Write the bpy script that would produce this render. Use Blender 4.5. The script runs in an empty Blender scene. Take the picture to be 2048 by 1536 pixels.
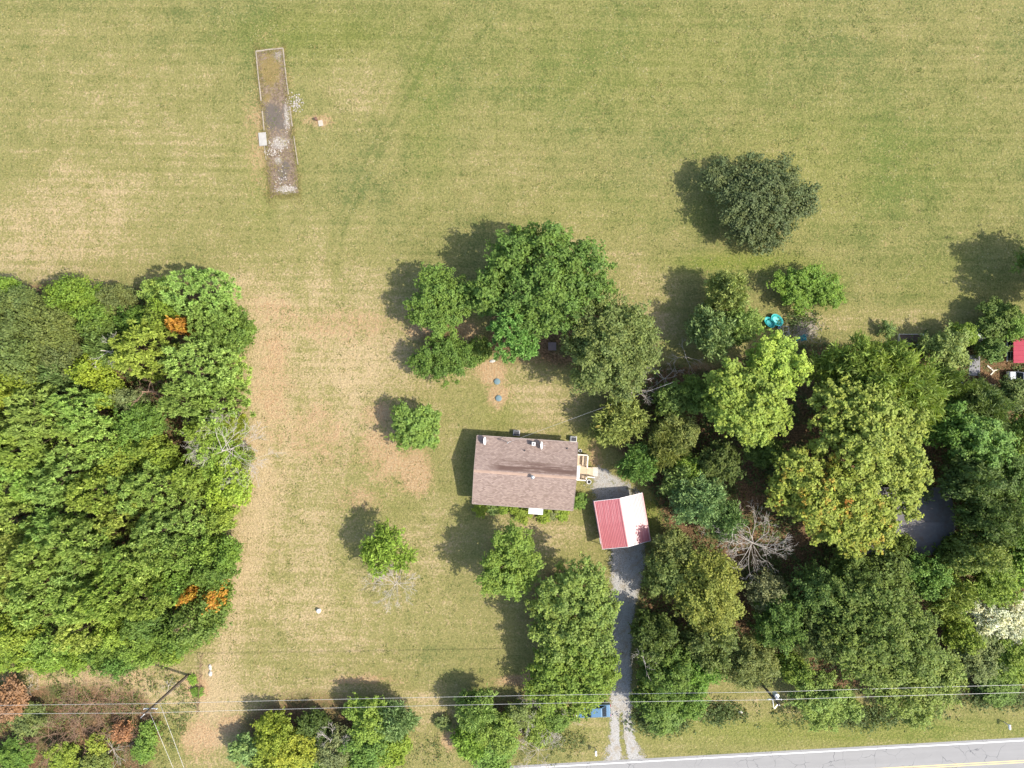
import bpy, math, random
import numpy as np
from mathutils import Vector, Matrix
sc = bpy.context.scene
C = sc.collection
R = math.radians
# ------------------------------------------------------------------ camera
H = 94.6                                   # drone height over the ground
PXM = 15.0                                 # photo pixels (2048 wide) per metre on the ground
cam_d = bpy.data.cameras.new('camera'); cam = bpy.data.objects.new('camera', cam_d); C.objects.link(cam)
cam.location = (0, 0, H); cam.rotation_euler = (0, 0, 0)
cam_d.sensor_fit = 'HORIZONTAL'; cam_d.angle = 2*math.atan(1024/PXM/H)
cam_d.clip_start = 0.5; cam_d.clip_end = 4000
sc.camera = cam
# ------------------------------------------------------------------ sky and sun
SUN_EL = R(52); SUN_AZ = R(108)            # clockwise from +Y
sdir = Vector((math.sin(SUN_AZ)*math.cos(SUN_EL), math.cos(SUN_AZ)*math.cos(SUN_EL), math.sin(SUN_EL)))
w = bpy.data.worlds.new('World'); sc.world = w; w.use_nodes = True
wn = w.node_tree.nodes; wl = w.node_tree.links
bg = wn['Background']; sky = wn.new('ShaderNodeTexSky'); sky.sky_type = 'NISHITA'; sky.sun_disc = False
sky.sun_elevation = SUN_EL; sky.sun_rotation = SUN_AZ; sky.air_density = 1.0; sky.dust_density = 2.0
wl.new(sky.outputs[0], bg.inputs[0]); bg.inputs[1].default_value = 0.15
ld = bpy.data.lights.new('sun', 'SUN'); ld.energy = 3.3; ld.angle = R(0.55); ld.color = (1.0, 0.94, 0.85)
lo = bpy.data.objects.new('sun', ld); C.objects.link(lo); lo.location = (60, -20, 80)
lo.rotation_euler = sdir.to_track_quat('Z', 'Y').to_euler()
sc.view_settings.view_transform = 'Standard'; sc.view_settings.look = 'None'
sc.view_settings.gamma = 1.0; sc.view_settings.use_curve_mapping = False
sc.view_settings.exposure = 0.95
sc.cycles.max_bounces = 6; sc.cycles.diffuse_bounces = 3; sc.cycles.glossy_bounces = 2; sc.cycles.transmission_bounces = 2; sc.cycles.transparent_max_bounces = 6
# ------------------------------------------------------------------ helpers
rng = np.random.default_rng(7); random.seed(7)
def P(u, v, h=0.0):
    "photo pixel and height above the ground -> world point"
    k = (1-h/H)/PXM
    return Vector(((u-1024)*k, (768-v)*k, h))
def tag(o, label=None, cat=None, group=None, kind=None):
    if label: o['label'] = label
    if cat: o['category'] = cat
    if group: o['group'] = group
    if kind: o['kind'] = kind
    return o
def empty(name, loc=(0, 0, 0), rz=0.0):
    o = bpy.data.objects.new(name, None); C.objects.link(o); o.location = loc; o.rotation_euler = (0, 0, rz)
    o.empty_display_size = 0.3
    return o
def link(name, me, mat=None, parent=None, loc=(0, 0, 0), rot=(0, 0, 0)):
    o = bpy.data.objects.new(name, me); C.objects.link(o)
    if mat is not None and not len(me.materials): me.materials.append(mat)
    if parent is not None: o.parent = parent
    o.location = loc; o.rotation_euler = rot
    return o
class MB:
    "collects simple shapes into one mesh"
    def __init__(s): s.v = []; s.f = []
    def add(s, vs, fs):
        n = len(s.v); s.v += [tuple(q) for q in vs]; s.f += [tuple(i+n for i in f) for f in fs]; return s
    def box(s, c, d, rz=0.0, top=1.0, M=None):
        x, y, z = d[0]/2, d[1]/2, d[2]/2
        vs = [Vector((sx*x*(top if sz > 0 else 1), sy*y*(top if sz > 0 else 1), sz*z)) for sz in (-1, 1) for sx, sy in ((-1, -1), (1, -1), (1, 1), (-1, 1))]
        m = Matrix.Translation(c) @ (M if M is not None else Matrix.Rotation(rz, 4, 'Z'))
        return s.add([m @ q for q in vs], [(0, 3, 2, 1), (4, 5, 6, 7), (0, 1, 5, 4), (1, 2, 6, 5), (2, 3, 7, 6), (3, 0, 4, 7)])
    def tube(s, pts, rs, n=6, cap=True):
        pts = [Vector(p) for p in pts]
        if not hasattr(rs, '__len__'): rs = [rs]*len(pts)
        vs = []; fs = []
        for i, p in enumerate(pts):
            t = (pts[min(i+1, len(pts)-1)]-pts[max(i-1, 0)])
            if t.length < 1e-6: t = Vector((0, 0, 1))
            t.normalize()
            a = Vector((0, 0, 1)) if abs(t.z) < .9 else Vector((1, 0, 0))
            e1 = t.cross(a).normalized(); e2 = t.cross(e1)
            for k in range(n):
                q = 2*math.pi*k/n
                vs.append(p+(e1*math.cos(q)+e2*math.sin(q))*rs[i])
        for i in range(len(pts)-1):
            for k in range(n):
                a, b = i*n+k, i*n+(k+1) % n
                fs.append((a, b, b+n, a+n))
        if cap:
            fs.append(tuple(range(n))[::-1]); fs.append(tuple(range((len(pts)-1)*n, len(pts)*n)))
        return s.add(vs, fs)
    def lathe(s, prof, n=16, c=(0, 0, 0), sx=1, sy=1, M=None):
        vs = []; fs = []
        for r, z in prof:
            for k in range(n):
                q = 2*math.pi*k/n; vs.append(Vector((r*math.cos(q)*sx, r*math.sin(q)*sy, z)))
        for i in range(len(prof)-1):
            for k in range(n):
                a, b = i*n+k, i*n+(k+1) % n
                fs.append((a, b, b+n, a+n))
        fs.append(tuple(range(n))[::-1]); fs.append(tuple(range((len(prof)-1)*n, len(prof)*n)))
        m = Matrix.Translation(c) @ (M if M is not None else Matrix())
        return s.add([m @ q for q in vs], fs)
    def prism(s, poly, y0, y1, M=None):
        "poly in (x,z), extruded along y"
        n = len(poly); m = M if M is not None else Matrix()
        vs = [m @ Vector((x, y0, z)) for x, z in poly]+[m @ Vector((x, y1, z)) for x, z in poly]
        fs = [tuple(range(n)), tuple(range(n, 2*n))[::-1]]+[(i, i+n, (i+1) % n+n, (i+1) % n) for i in range(n)]
        return s.add(vs, fs)
    def mesh(s, name, smooth=False):
        me = bpy.data.meshes.new(name); me.from_pydata([tuple(q) for q in s.v], [], s.f); me.update()
        if smooth: me.polygons.foreach_set('use_smooth', [True]*len(me.polygons))
        return me
    def build(s, name, mat, parent=None, loc=(0, 0, 0), rot=(0, 0, 0), smooth=False, bevel=0.0):
        o = link(name, s.mesh(name, smooth), mat, parent, loc, rot)
        if bevel:
            b = o.modifiers.new('bevel', 'BEVEL'); b.width = bevel; b.segments = 2; b.limit_method = 'ANGLE'
        return o
def np_mesh(name, V, F, fattr=None, vattr=None, smooth=False):
    "fast mesh from arrays: V (n,3), F (m,k)"
    me = bpy.data.meshes.new(name); V = np.asarray(V, dtype=np.float32); F = np.asarray(F, dtype=np.int32)
    m, k = F.shape
    me.vertices.add(len(V)); me.vertices.foreach_set('co', V.ravel())
    me.loops.add(m*k); me.loops.foreach_set('vertex_index', F.ravel())
    me.polygons.add(m); me.polygons.foreach_set('loop_start', np.arange(0, m*k, k, dtype=np.int32))
    me.polygons.foreach_set('loop_total', np.full(m, k, dtype=np.int32))
    if smooth: me.polygons.foreach_set('use_smooth', np.ones(m, dtype=bool))
    for dom, dct in (('FACE', fattr), ('POINT', vattr)):
        for key, arr in (dct or {}).items():
            if arr.ndim == 1:
                a = me.attributes.new(key, 'FLOAT', dom); a.data.foreach_set('value', arr.astype(np.float32))
            else:
                a = me.attributes.new(key, 'FLOAT_COLOR', dom)
                a.data.foreach_set('color', np.concatenate([arr, np.ones((len(arr), 1))], 1).astype(np.float32).ravel())
    me.update(calc_edges=True)
    return me
# ------------------------------------------------------------------ material helpers
class NT:
    def __init__(s, name):
        s.m = bpy.data.materials.new(name); s.m.use_nodes = True; s.t = s.m.node_tree; s.n = s.t.nodes
        s.bsdf = s.n['Principled BSDF']; s.out = s.n['Material Output']
        s._co = None
    def node(s, ty, **kw):
        q = s.n.new(ty)
        for k, v in kw.items(): setattr(q, k, v)
        return q
    def ln(s, a, b): s.t.links.new(a, b)
    def setin(s, sock, v):
        if hasattr(v, 'is_output') or isinstance(v, bpy.types.NodeSocket): s.ln(v, sock)
        elif isinstance(v, (tuple, list)): sock.default_value = (*v, 1.0) if len(v) == 3 and len(sock.default_value) == 4 else v
        else: sock.default_value = v
    @property
    def co(s):
        if s._co is None: s._co = s.node('ShaderNodeTexCoord').outputs['Object']
        return s._co
    @property
    def world(s):
        return s.node('ShaderNodeNewGeometry').outputs['Position']
    def map(s, vec, scale=(1, 1, 1), rot=(0, 0, 0), loc=(0, 0, 0)):
        q = s.node('ShaderNodeMapping'); s.ln(vec, q.inputs[0])
        q.inputs[1].default_value = loc; q.inputs[2].default_value = rot; q.inputs[3].default_value = scale
        return q.outputs[0]
    def noise(s, scale, detail=4, rough=0.55, vec=None, dist=0.0):
        q = s.node('ShaderNodeTexNoise'); s.ln(vec if vec is not None else s.co, q.inputs['Vector'])
        q.inputs['Scale'].default_value = scale; q.inputs['Detail'].default_value = detail
        q.inputs['Roughness'].default_value = rough; q.inputs['Distortion'].default_value = dist
        return q.outputs[0]
    def vor(s, scale, vec=None, feature='F1', rand=1.0):
        q = s.node('ShaderNodeTexVoronoi', feature=feature); s.ln(vec if vec is not None else s.co, q.inputs['Vector'])
        q.inputs['Scale'].default_value = scale; q.inputs['Randomness'].default_value = rand
        return q
    def math(s, op, a, b=None, c=None, clamp=False):
        q = s.node('ShaderNodeMath', operation=op, use_clamp=clamp)
        for i, v in enumerate((a, b, c)):
            if v is not None: s.setin(q.inputs[i], v)
        return q.outputs[0]
    def ramp(s, x, lo, hi, a=0.0, b=1.0):
        q = s.node('ShaderNodeMapRange'); q.interpolation_type = 'SMOOTHSTEP'
        s.setin(q.inputs[0], x); q.inputs[1].default_value = lo; q.inputs[2].default_value = hi
        q.inputs[3].default_value = a; q.inputs[4].default_value = b
        return q.outputs[0]
    def mix(s, f, a, b, blend='MIX'):
        q = s.node('ShaderNodeMix', data_type='RGBA', blend_type=blend)
        s.setin(q.inputs[0], f); s.setin(q.inputs[6], a); s.setin(q.inputs[7], b)
        return q.outputs[2]
    def attr(s, name):
        return s.node('ShaderNodeAttribute', attribute_name=name)
    def bump(s, h, dist=0.02, strength=1.0):
        q = s.node('ShaderNodeBump'); q.inputs['Strength'].default_value = strength; q.inputs['Distance'].default_value = dist
        s.ln(h, q.inputs['Height']); s.ln(q.outputs[0], s.bsdf.inputs['Normal'])
    def fin(s, col, rough=0.8, spec=0.3, metal=0.0):
        s.setin(s.bsdf.inputs['Base Color'], col); s.setin(s.bsdf.inputs['Roughness'], rough)
        s.bsdf.inputs['Specular IOR Level'].default_value = spec; s.bsdf.inputs['Metallic'].default_value = metal
        return s.m
def simple(name, col, rough=0.7, spec=0.3, metal=0.0, var=0.25, scale=3.0, bump=0.0, dirt=None):
    t = NT(name)
    n = t.noise(scale, 5, 0.6); n2 = t.noise(scale*9, 3, 0.6)
    f = t.math('ADD', t.math('MULTIPLY', t.math('SUBTRACT', n, 0.5), var*2), 1.0)
    f = t.math('ADD', f, t.math('MULTIPLY', t.math('SUBTRACT', n2, 0.5), var))
    c = t.mix(1.0, col, f, 'MULTIPLY')
    if dirt: c = t.mix(t.ramp(t.noise(scale*0.6, 6, 0.65), 0.48, 0.72, 0, 0.7), c, dirt)
    if bump: t.bump(n2, bump)
    return t.fin(c, rough, spec, metal)
# ------------------------------------------------------------------ painting of ground masks in photo pixels
def ell(U, V, u, v, ru, rv, soft=0.6, ang=0.0):
    c, s = math.cos(R(ang)), math.sin(R(ang))
    a = ((U-u)*c+(V-v)*s)/ru; b = (-(U-u)*s+(V-v)*c)/rv
    d = np.sqrt(a*a+b*b)
    return np.clip((1+soft-d)/(2*soft), 0, 1)**1.5
def stroke(U, V, pts, hw, soft=0.8):
    "soft line through pixel points; hw is a number or one per point"
    if not hasattr(hw, '__len__'): hw = [hw]*len(pts)
    best = np.zeros_like(U)
    for (x0, y0), (x1, y1), h0, h1 in zip(pts[:-1], pts[1:], hw[:-1], hw[1:]):
        dx, dy = x1-x0, y1-y0; t = np.clip(((U-x0)*dx+(V-y0)*dy)/(dx*dx+dy*dy), 0, 1)
        d = np.hypot(U-x0-t*dx, V-y0-t*dy)/(h0+(h1-h0)*t)
        best = np.maximum(best, np.clip((1+soft-d)/(2*soft), 0, 1))
    return best
def inpoly(U, V, poly):
    ins = np.zeros(U.shape, dtype=bool); n = len(poly)
    for i in range(n):
        x0, y0 = poly[i]; x1, y1 = poly[(i+1) % n]
        if y0 == y1: continue
        cond = ((y0 > V) != (y1 > V)) & (U < (x1-x0)*(V-y0)/(y1-y0)+x0)
        ins ^= cond
    return ins
def blur(A, n):
    for ax in (0, 1):
        for _ in range(2):
            p = np.pad(A, [(n+1, n) if i == ax else (0, 0) for i in (0, 1)], mode='edge')
            cs = np.cumsum(p, axis=ax)
            A = (np.take(cs, range(2*n+1, cs.shape[ax]), ax)-np.take(cs, range(0, cs.shape[ax]-2*n-1), ax))/(2*n+1)
    return A
# ================================================================== GROUND
def axis(a, step, outer):
    core = np.arange(-a, a+1e-6, step)
    return np.concatenate([-np.array(outer[::-1]), core, np.array(outer)])
gx = axis(80, 0.4, [84, 92, 110, 160, 300, 700, 1600]); gy = axis(64, 0.4, [68, 76, 95, 150, 300, 700, 1600])
GX, GY = np.meshgrid(gx, gy); U = 1024+GX*PXM; V = 768-GY*PXM
dry = np.full(U.shape, 0.36); clay = np.zeros_like(dry); lush = np.zeros_like(dry); litter = np.zeros_like(dry); tone = np.zeros_like(dry)
for a in [(40, 480, 330, 130, .30), (130, 230, 240, 230, .10), (1450, 150, 700, 240, -.12), (1850, 450, 260, 220, -.12), (300, 420, 160, 140, .05), (640, 760, 190, 260, .34), (780, 780, 150, 150, .18),
          (560, 1080, 130, 260, .22), (700, 1210, 260, 170, .24), (1090, 800, 80, 70, .26), (1010, 720, 80, 60, .25), (1100, 1060, 80, 50, .2), (720, 180, 90, 70, .22),
          (1290, 650, 80, 110, .25), (700, 1390, 260, 40, .25), (470, 1450, 90, 90, .3), (860, 1440, 60, 60, .3), (1180, 1470, 60, 60, .22), (1500, 1420, 120, 30, .2), (1780, 640, 150, 26, .3),
          (1340, 380, 60, 60, .14), (1620, 640, 60, 30, .2), (1280, 840, 80, 160, .0), (200, 1370, 250, 60, .45), (1150, 480, 130, 60, .12), (1000, 320, 170, 120, .07),
          (620, 60, 260, 70, -.2), (900, 480, 140, 50, -.12), (1500, 300, 330, 90, .04), (1000, 1080, 200, 120, .16)]:
    dry += ell(U, V, *a[:4])*a[4]
dry += stroke(U, V, [(480, 560), (525, 640), (530, 820), (515, 980), (490, 1120), (470, 1260), (425, 1350), (415, 1480)], [40, 46, 40, 40, 34, 30, 28, 40])*.30
for a in [(548, 622, 70, 26, .34), (500, 600, 30, 40, .3), (830, 945, 40, 50, .85), (770, 905, 75, 75, .52), (550, 760, 44, 190, .42), (700, 650, 150, 44, .42), (985, 742, 36, 36, .7),
          (995, 790, 28, 34, .65), (845, 662, 40, 14, .9), (930, 672, 30, 34, .95), (760, 830, 44, 34, .6), (640, 243, 34, 18, .55), (400, 1475, 50, 50, .6), (460, 1450, 34, 26, .7), (393, 1375, 26, 26, .8),
          (1040, 1360, 60, 14, .7), (730, 1360, 80, 13, .55), (900, 1480, 22, 22, .8), (1190, 905, 16, 40, .45), (1560, 1130, 90, 60, .5), (1340, 840, 50, 40, .8), (640, 870, 80, 90, .38), (560, 640, 60, 60, .35),
          (175, 398, 10, 6, .6), (600, 1400, 60, 20, .25), (540, 255, 50, 158, .5), (1840, 1010, 30, 30, .5), (1985, 680, 30, 30, .7), (1960, 765, 60, 14, .6), (1400, 740, 40, 20, .6), (2010, 1160, 50, 30, .4),
          (1395, 1150, 20, 12, .7), (1450, 1090, 18, 14, .7), (720, 1000, 70, 40, .4), (180, 1355, 260, 34, .28)]:
    clay = np.maximum(clay, ell(U, V, *a[:4])*a[4])
for a in [(1480, 525, 150, 24, .75), (1560, 530, 90, 20, .4), (1650, 1462, 480, 36, .6), (1310, 1030, 30, 60, .7), (1180, 1040, 40, 30, .2), (930, 960, 18, 100, .25), (1700, 330, 320, 160, .26), (1250, 130, 380, 150, .2),
          (640, 70, 200, 60, .3), (860, 200, 60, 190, .22), (520, 380, 30, 100, .22), (1200, 420, 200, 60, .15), (1180, 880, 60, 26, .4), (1420, 420, 70, 60, .3), (1650, 560, 60, 60, .3), (1050, 1110, 140, 30, .12), (330, 1480, 60, 40, .3),
          (1890, 560, 150, 70, .2), (760, 1010, 60, 60, .15), (690, 1130, 30, 130, .2), (1000, 830, 60, 40, .25)]:
    lush = np.maximum(lush, ell(U, V, *a[:4])*a[4])
LEFTWOOD = [(-400, 572), (120, 565), (230, 585), (330, 560), (420, 560), (475, 620), (480, 760), (470, 900), (450, 1040), (430, 1180), (400, 1290), (300, 1310), (120, 1320), (-400, 1330)]
RIGHTWOOD = [(1330, 720), (1420, 740), (1560, 690), (1700, 690), (1860, 680), (1930, 650), (2100, 640), (2500, 640), (2500, 1420), (2000, 1400), (1850, 1400), (1640, 1380), (1470, 1330), (1280, 1390), (1270, 1280), (1290, 1130), (1330, 1050), (1290, 960), (1210, 880), (1230, 800)]
BRUSH = [(-400, 1380), (140, 1365), (280, 1370), (330, 1430), (320, 1500), (280, 1600), (-400, 1600)]
for poly, amt in ((LEFTWOOD, 1.0), (RIGHTWOOD, 1.0), (BRUSH, .85)):
    litter = np.maximum(litter, inpoly(U, V, poly)*amt)
for a in [(1060, 590, 110, 90, 1), (880, 610, 55, 50, .9), (1020, 680, 60, 60, 1), (880, 700, 60, 50, .9), (1190, 680, 90, 90, 1), (1110, 690, 60, 60, 1), (830, 840, 40, 40, .5), (1000, 1100, 60, 50, .6), (1130, 1200, 90, 90, .9), (1150, 1320, 80, 70, .9), (1060, 1250, 60, 60, .5),
          (560, 1450, 100, 60, .9), (730, 1440, 90, 60, .9), (640, 1400, 110, 26, .75), (1010, 1440, 100, 60, .8), (1510, 430, 90, 70, .6), (1600, 580, 60, 40, .7), (1440, 640, 60, 60, .8), (740, 1100, 40, 40, .3), (1120, 880, 0.1, .1, 0), (1240, 830, 60, 60, .9)]:
    litter = np.maximum(litter, ell(U, V, *a[:4])*a[4])
litter = blur(litter, 3)
# tyre tracks, mowing loops
for pts, hw, amt in [([(905, 20), (850, 130), (790, 240), (720, 390), (690, 450), (668, 560)], 5, .55), ([(880, 20), (826, 130), (768, 240), (700, 390), (668, 450), (648, 560)], 4, .4),
                     ([(740, 250), (752, 210), (780, 170)], 4, .4), ([(690, 430), (660, 500), (668, 560)], 5, .3), ([(560, 860), (548, 1000), (545, 1150)], 8, .35), ([(600, 700), (596, 860), (575, 1000), (570, 1150)], 6, .25),
                     ([(650, 700), (660, 800), (640, 980)], 6, .25), ([(720, 640), (730, 800), (700, 960)], 8, .22)]:
    tone = np.maximum(tone, stroke(U, V, pts, hw)*amt)
for k in range(5):
    a, b = 60+k*34, 44+k*26
    d = np.abs((np.abs((U-655)/a)**4+np.abs((V-1245)/b)**4)**.25-1)*b/9
    tone = np.maximum(tone, np.clip(1-d, 0, 1)*.28*(V > 1050)*(U < 860)*(U > 480))
Vv = np.stack([GX.ravel(), GY.ravel(), np.zeros(GX.size)], 1)
nx, ny = len(gx), len(gy); I = np.arange(nx*ny).reshape(ny, nx)
F = np.stack([I[:-1, :-1].ravel(), I[:-1, 1:].ravel(), I[1:, 1:].ravel(), I[1:, :-1].ravel()], 1)
me = np_mesh('ground', Vv, F, vattr={'m1': np.clip(np.stack([dry.ravel(), clay.ravel(), lush.ravel()], 1), 0, 1.4), 'm2': np.clip(np.stack([litter.ravel(), tone.ravel(), tone.ravel()*0], 1), 0, 1)})
t = NT('grass_ground')
m1 = t.node('ShaderNodeSeparateColor'); t.ln(t.attr('m1').outputs['Color'], m1.inputs[0])
m2 = t.node('ShaderNodeSeparateColor'); t.ln(t.attr('m2').outputs['Color'], m2.inputs[0])
nb = t.noise(0.055, 5, 0.6); nm = t.noise(0.33, 5, 0.62); nf = t.noise(1.7, 5, 0.72); nff = t.noise(3.6, 4, 0.75)
st = t.noise(1.0, 4, 0.6, t.map(t.co, (0.035, 0.9, 1), (0, 0, R(2))), .6)        # mowing streaks across the field
sv = t.noise(1.0, 3, 0.6, t.map(t.co, (0.8, 0.05, 1), (0, 0, R(-3))))
wv_ = t.node('ShaderNodeTexWave', wave_type='BANDS', bands_direction='Y'); t.ln(t.map(t.co, (1, 1, 1), (0, 0, R(1.5))), wv_.inputs['Vector']); wv_.inputs['Scale'].default_value = .24; wv_.inputs['Distortion'].default_value = 2.2; wv_.inputs['Detail'].default_value = 3; wv_.inputs['Detail Scale'].default_value = .35
mow = t.math('MULTIPLY', t.math('SUBTRACT', wv_.outputs['Fac'], .5), t.ramp(nb, .3, .65, .1, 1.0))
def cen(x, k): return t.math('MULTIPLY', t.math('SUBTRACT', x, 0.5), k)
def addall(*a):
    r = a[0]
    for q in a[1:]: r = t.math('ADD', r, q)
    return r
dm = t.math('ADD', t.math('MULTIPLY', t.math('SUBTRACT', m1.outputs[0], .36), 1.5), .36)
d = addall(dm, cen(nb, 1.1), cen(nm, 1.2), cen(nf, 1.5), cen(nff, 2.6), cen(st, .75), cen(sv, .12), t.math('MULTIPLY', mow, .19))
d = t.math('SUBTRACT', d, t.math('MULTIPLY', m1.outputs[2], .30))
d = t.math('SUBTRACT', d, t.math('MULTIPLY', m2.outputs[1], .6))
green = t.mix(m1.outputs[2], (0.118, 0.140, 0.043), (0.110, 0.155, 0.025))
green = t.mix(t.ramp(nb, .35, .65), green, (0.146, 0.152, 0.043))
mid = (0.236, 0.216, 0.076); straw = (0.415, 0.316, 0.172)
c = t.mix(t.ramp(d, -.25, .5), green, mid); c = t.mix(t.ramp(d, .5, 1.3), c, straw)
c = t.mix(t.math('MULTIPLY', m1.outputs[2], t.ramp(nf, .3, .7, .45, 1.0)), c, t.mix(t.ramp(nff, .35, .65), (0.115, 0.165, 0.020), (0.215, 0.235, 0.045)))
cl = t.math('ADD', t.math('MULTIPLY', m1.outputs[1], 1.3), t.math('ADD', cen(nm, 1.3), t.math('ADD', cen(nff, 1.3), cen(nf, .9))))
c = t.mix(t.ramp(cl, .22, .8, 0, .85), c, t.mix(t.ramp(nff, .35, .65), (0.46, 0.330, 0.190), (0.36, 0.220, 0.112)))
lt = t.math('ADD', m2.outputs[0], t.math('ADD', cen(nm, .7), cen(nff, .7)))
lc = t.mix(t.ramp(nff, .35, .65), (0.070, 0.040, 0.022), (0.25, 0.145, 0.078)); lc = t.mix(t.ramp(nm, .47, .65, 0, .8), lc, (0.065, 0.085, 0.026))
c = t.mix(t.ramp(lt, .35, .75, 0, .93), c, lc)
gr = t.noise(4.6, 3, 0.8); c = t.mix(1.0, c, t.ramp(gr, .32, .68, .78, 1.18), 'MULTIPLY')          # blade scale light and dark
# pale seed heads and dead blades
sp = t.vor(1.9); c = t.mix(t.math('MULTIPLY', t.ramp(sp.outputs['Distance'], .10, .24, .38, 0), t.ramp(nm, .40, .60)), c, (0.46, 0.40, 0.24))
t.bump(t.math('ADD', nff, t.math('MULTIPLY', nf, 1.6)), 0.16, 1.0)
g = link('ground', me, t.fin(c, 0.95, 0.12)); tag(g, 'mown yellow green field with dry straw patches and bare clay', 'ground', kind='structure')
# ================================================================== ROAD
def asphalt():
    t = NT('worn_asphalt')
    n = t.noise(0.5, 4); f = t.noise(14, 4, .7); s = t.noise(1.0, 4, .6, t.map(t.co, (.05, 1.3, 1)))
    c = t.mix(n, (0.240, 0.233, 0.222), (0.29, 0.282, 0.268)); c = t.mix(t.ramp(s, .4, .65, 0, .4), c, (0.32, 0.312, 0.298))
    c = t.mix(t.math('MULTIPLY', f, .35), c, (0.2, 0.2, 0.2))
    wv = t.node('ShaderNodeVectorMath', operation='ADD'); t.ln(t.co, wv.inputs[0])
    nz = t.node('ShaderNodeTexNoise'); t.ln(t.co, nz.inputs['Vector']); nz.inputs['Scale'].default_value = .9
    t.ln(nz.outputs['Color'], wv.inputs[1])
    cr = t.vor(.42, wv.outputs[0], 'DISTANCE_TO_EDGE')
    k = t.math('MULTIPLY', t.ramp(cr.outputs['Distance'], .004, .014, 1, 0), t.ramp(t.noise(.25), .44, .6))
    c = t.mix(k, c, (0.13, 0.13, 0.13)); t.bump(f, .01)
    return t.fin(c, .9, .2)
RA = math.atan(0.0555)
rc = P(2048, 1522.5); rdir = Vector((math.cos(RA), math.sin(RA), 0))
road = empty('road', rc, RA); tag(road, 'pale worn two lane asphalt road with double yellow centre line', 'road', kind='structure')
b = MB(); b.add([(-420, -3.25, .02), (420, -3.25, .02), (420, 3.12, .02), (-420, 3.12, .02), (-420, -3.45, -.05), (420, -3.45, -.05), (420, 3.34, -.05), (-420, 3.34, -.05)], [(0, 1, 2, 3), (0, 4, 5, 1), (2, 6, 7, 3)])
tag(b.build('asphalt', asphalt(), road), kind='structure')
tp = NT('worn_white_paint'); n = tp.noise(9, 5, .7); WPAINT = tp.fin(tp.mix(tp.ramp(n, .52, .72), (0.78, 0.78, 0.74), (0.42, 0.41, 0.39)), .7)
tp = NT('worn_yellow_paint'); n = tp.noise(9, 5, .7); YPAINT = tp.fin(tp.mix(tp.ramp(n, .48, .72), (0.72, 0.55, 0.22), (0.45, 0.41, 0.33)), .7)
def strip(y, w): return MB().add([(-420, y-w/2, 0), (420, y-w/2, 0), (420, y+w/2, 0), (-420, y+w/2, 0)], [(0, 1, 2, 3)])
for y in (2.78, -2.86): tag(strip(y, .13).build('edge_line', WPAINT, road, (0, 0, .025)), kind='structure')
for y in (.13, -.13): tag(strip(y, .11).build('centre_line', YPAINT, road, (0, 0, .025)), kind='structure')
# ================================================================== GRAVEL DRIVE
def ribbon(name, pts, mat, z, nx=13, seg=10, soft=1.9):
    "pts: (u, v, halfwidth px, u2 centre shift) laid on the ground; attribute edge: 0 at the rim, 1 inside, x: -1..1 across"
    rows = []
    for (a, b2) in zip(pts[:-1], pts[1:]):
        for k in range(seg): rows.append([a[i]+(b2[i]-a[i])*k/seg for i in range(3)])
    rows.append(list(pts[-1][:3]))
    V = []; E = []; Xa = []; Md = []
    for i, (u, v, hw) in enumerate(rows):
        for k in range(nx):
            s = -1+2*k/(nx-1); q = P(u+s*hw*1.25, v); V.append((q.x, q.y, z))
            e = min((1-abs(s))*soft, 1.0 if soft > 1.5 else .72)
            E.append(e*min(1, i/6, (len(rows)-1-i)/3+.2)); Xa.append(s*1.25); Md.append(min(1, max(0, (v-1380)/70)))
    I = np.arange(len(rows)*nx).reshape(len(rows), nx)
    F = np.stack([I[1:, :-1].ravel(), I[1:, 1:].ravel(), I[:-1, 1:].ravel(), I[:-1, :-1].ravel()], 1)
    return link(name, np_mesh(name, np.array(V), F, vattr={'edge': np.array(E), 'across': np.array(Xa), 'med': np.array(Md)}), mat)
def gravel(name, median=0.0):
    t = NT(name); e = t.attr('edge').outputs['Fac']; x = t.attr('across').outputs['Fac']
    n = t.noise(1.1, 5, .65); f = t.noise(9, 4, .7); v = t.vor(11)
    c = t.mix(v.outputs['Distance'], (0.50, 0.485, 0.45), (0.22, 0.205, 0.18)); c = t.mix(t.ramp(n, .45, .7, 0, .7), c, (0.27, 0.215, 0.135))
    c = t.mix(t.ramp(f, .5, .75, 0, .5), c, (0.56, 0.545, 0.51)); t.bump(v.outputs['Distance'], .05)
    a = t.math('ADD', e, t.math('ADD', t.math('MULTIPLY', t.math('SUBTRACT', n, .5), 1.9), t.math('MULTIPLY', t.math('SUBTRACT', f, .5), 1.5)))
    if median:
        md = t.ramp(t.math('ABSOLUTE', x), .08, .34, median, 0); a = t.math('SUBTRACT', a, t.math('MULTIPLY', md, t.attr('med').outputs['Fac']))
    a = t.ramp(a, .38, .62); t.fin(c, .95, .1)
    tr = t.node('ShaderNodeBsdfTransparent'); mx = t.node('ShaderNodeMixShader')
    t.ln(a, mx.inputs[0]); t.ln(tr.outputs[0], mx.inputs[1]); t.ln(t.bsdf.outputs[0], mx.inputs[2]); t.ln(mx.outputs[0], t.out.inputs[0])
    return t.m
GRAVEL = gravel('pale_gravel', .7); GRAVEL2 = gravel('pale_gravel_yard')
dv = ribbon('driveway', [(1250, 1030, 34), (1252, 1088, 38), (1256, 1130, 36), (1251, 1180, 28), (1246, 1230, 22), (1243, 1300, 20), (1242, 1380, 21), (1242, 1440, 24), (1245, 1480, 28), (1248, 1505, 36), (1250, 1524, 46)], GRAVEL, .008)
tag(dv, 'pale gravel driveway running from the carport to the road', 'driveway', kind='structure')
dv = ribbon('gravel_yard', [(1203, 925, 8), (1206, 950, 24), (1222, 972, 54), (1236, 995, 58), (1245, 1040, 44)], GRAVEL2, .006, soft=1.15)
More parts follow.
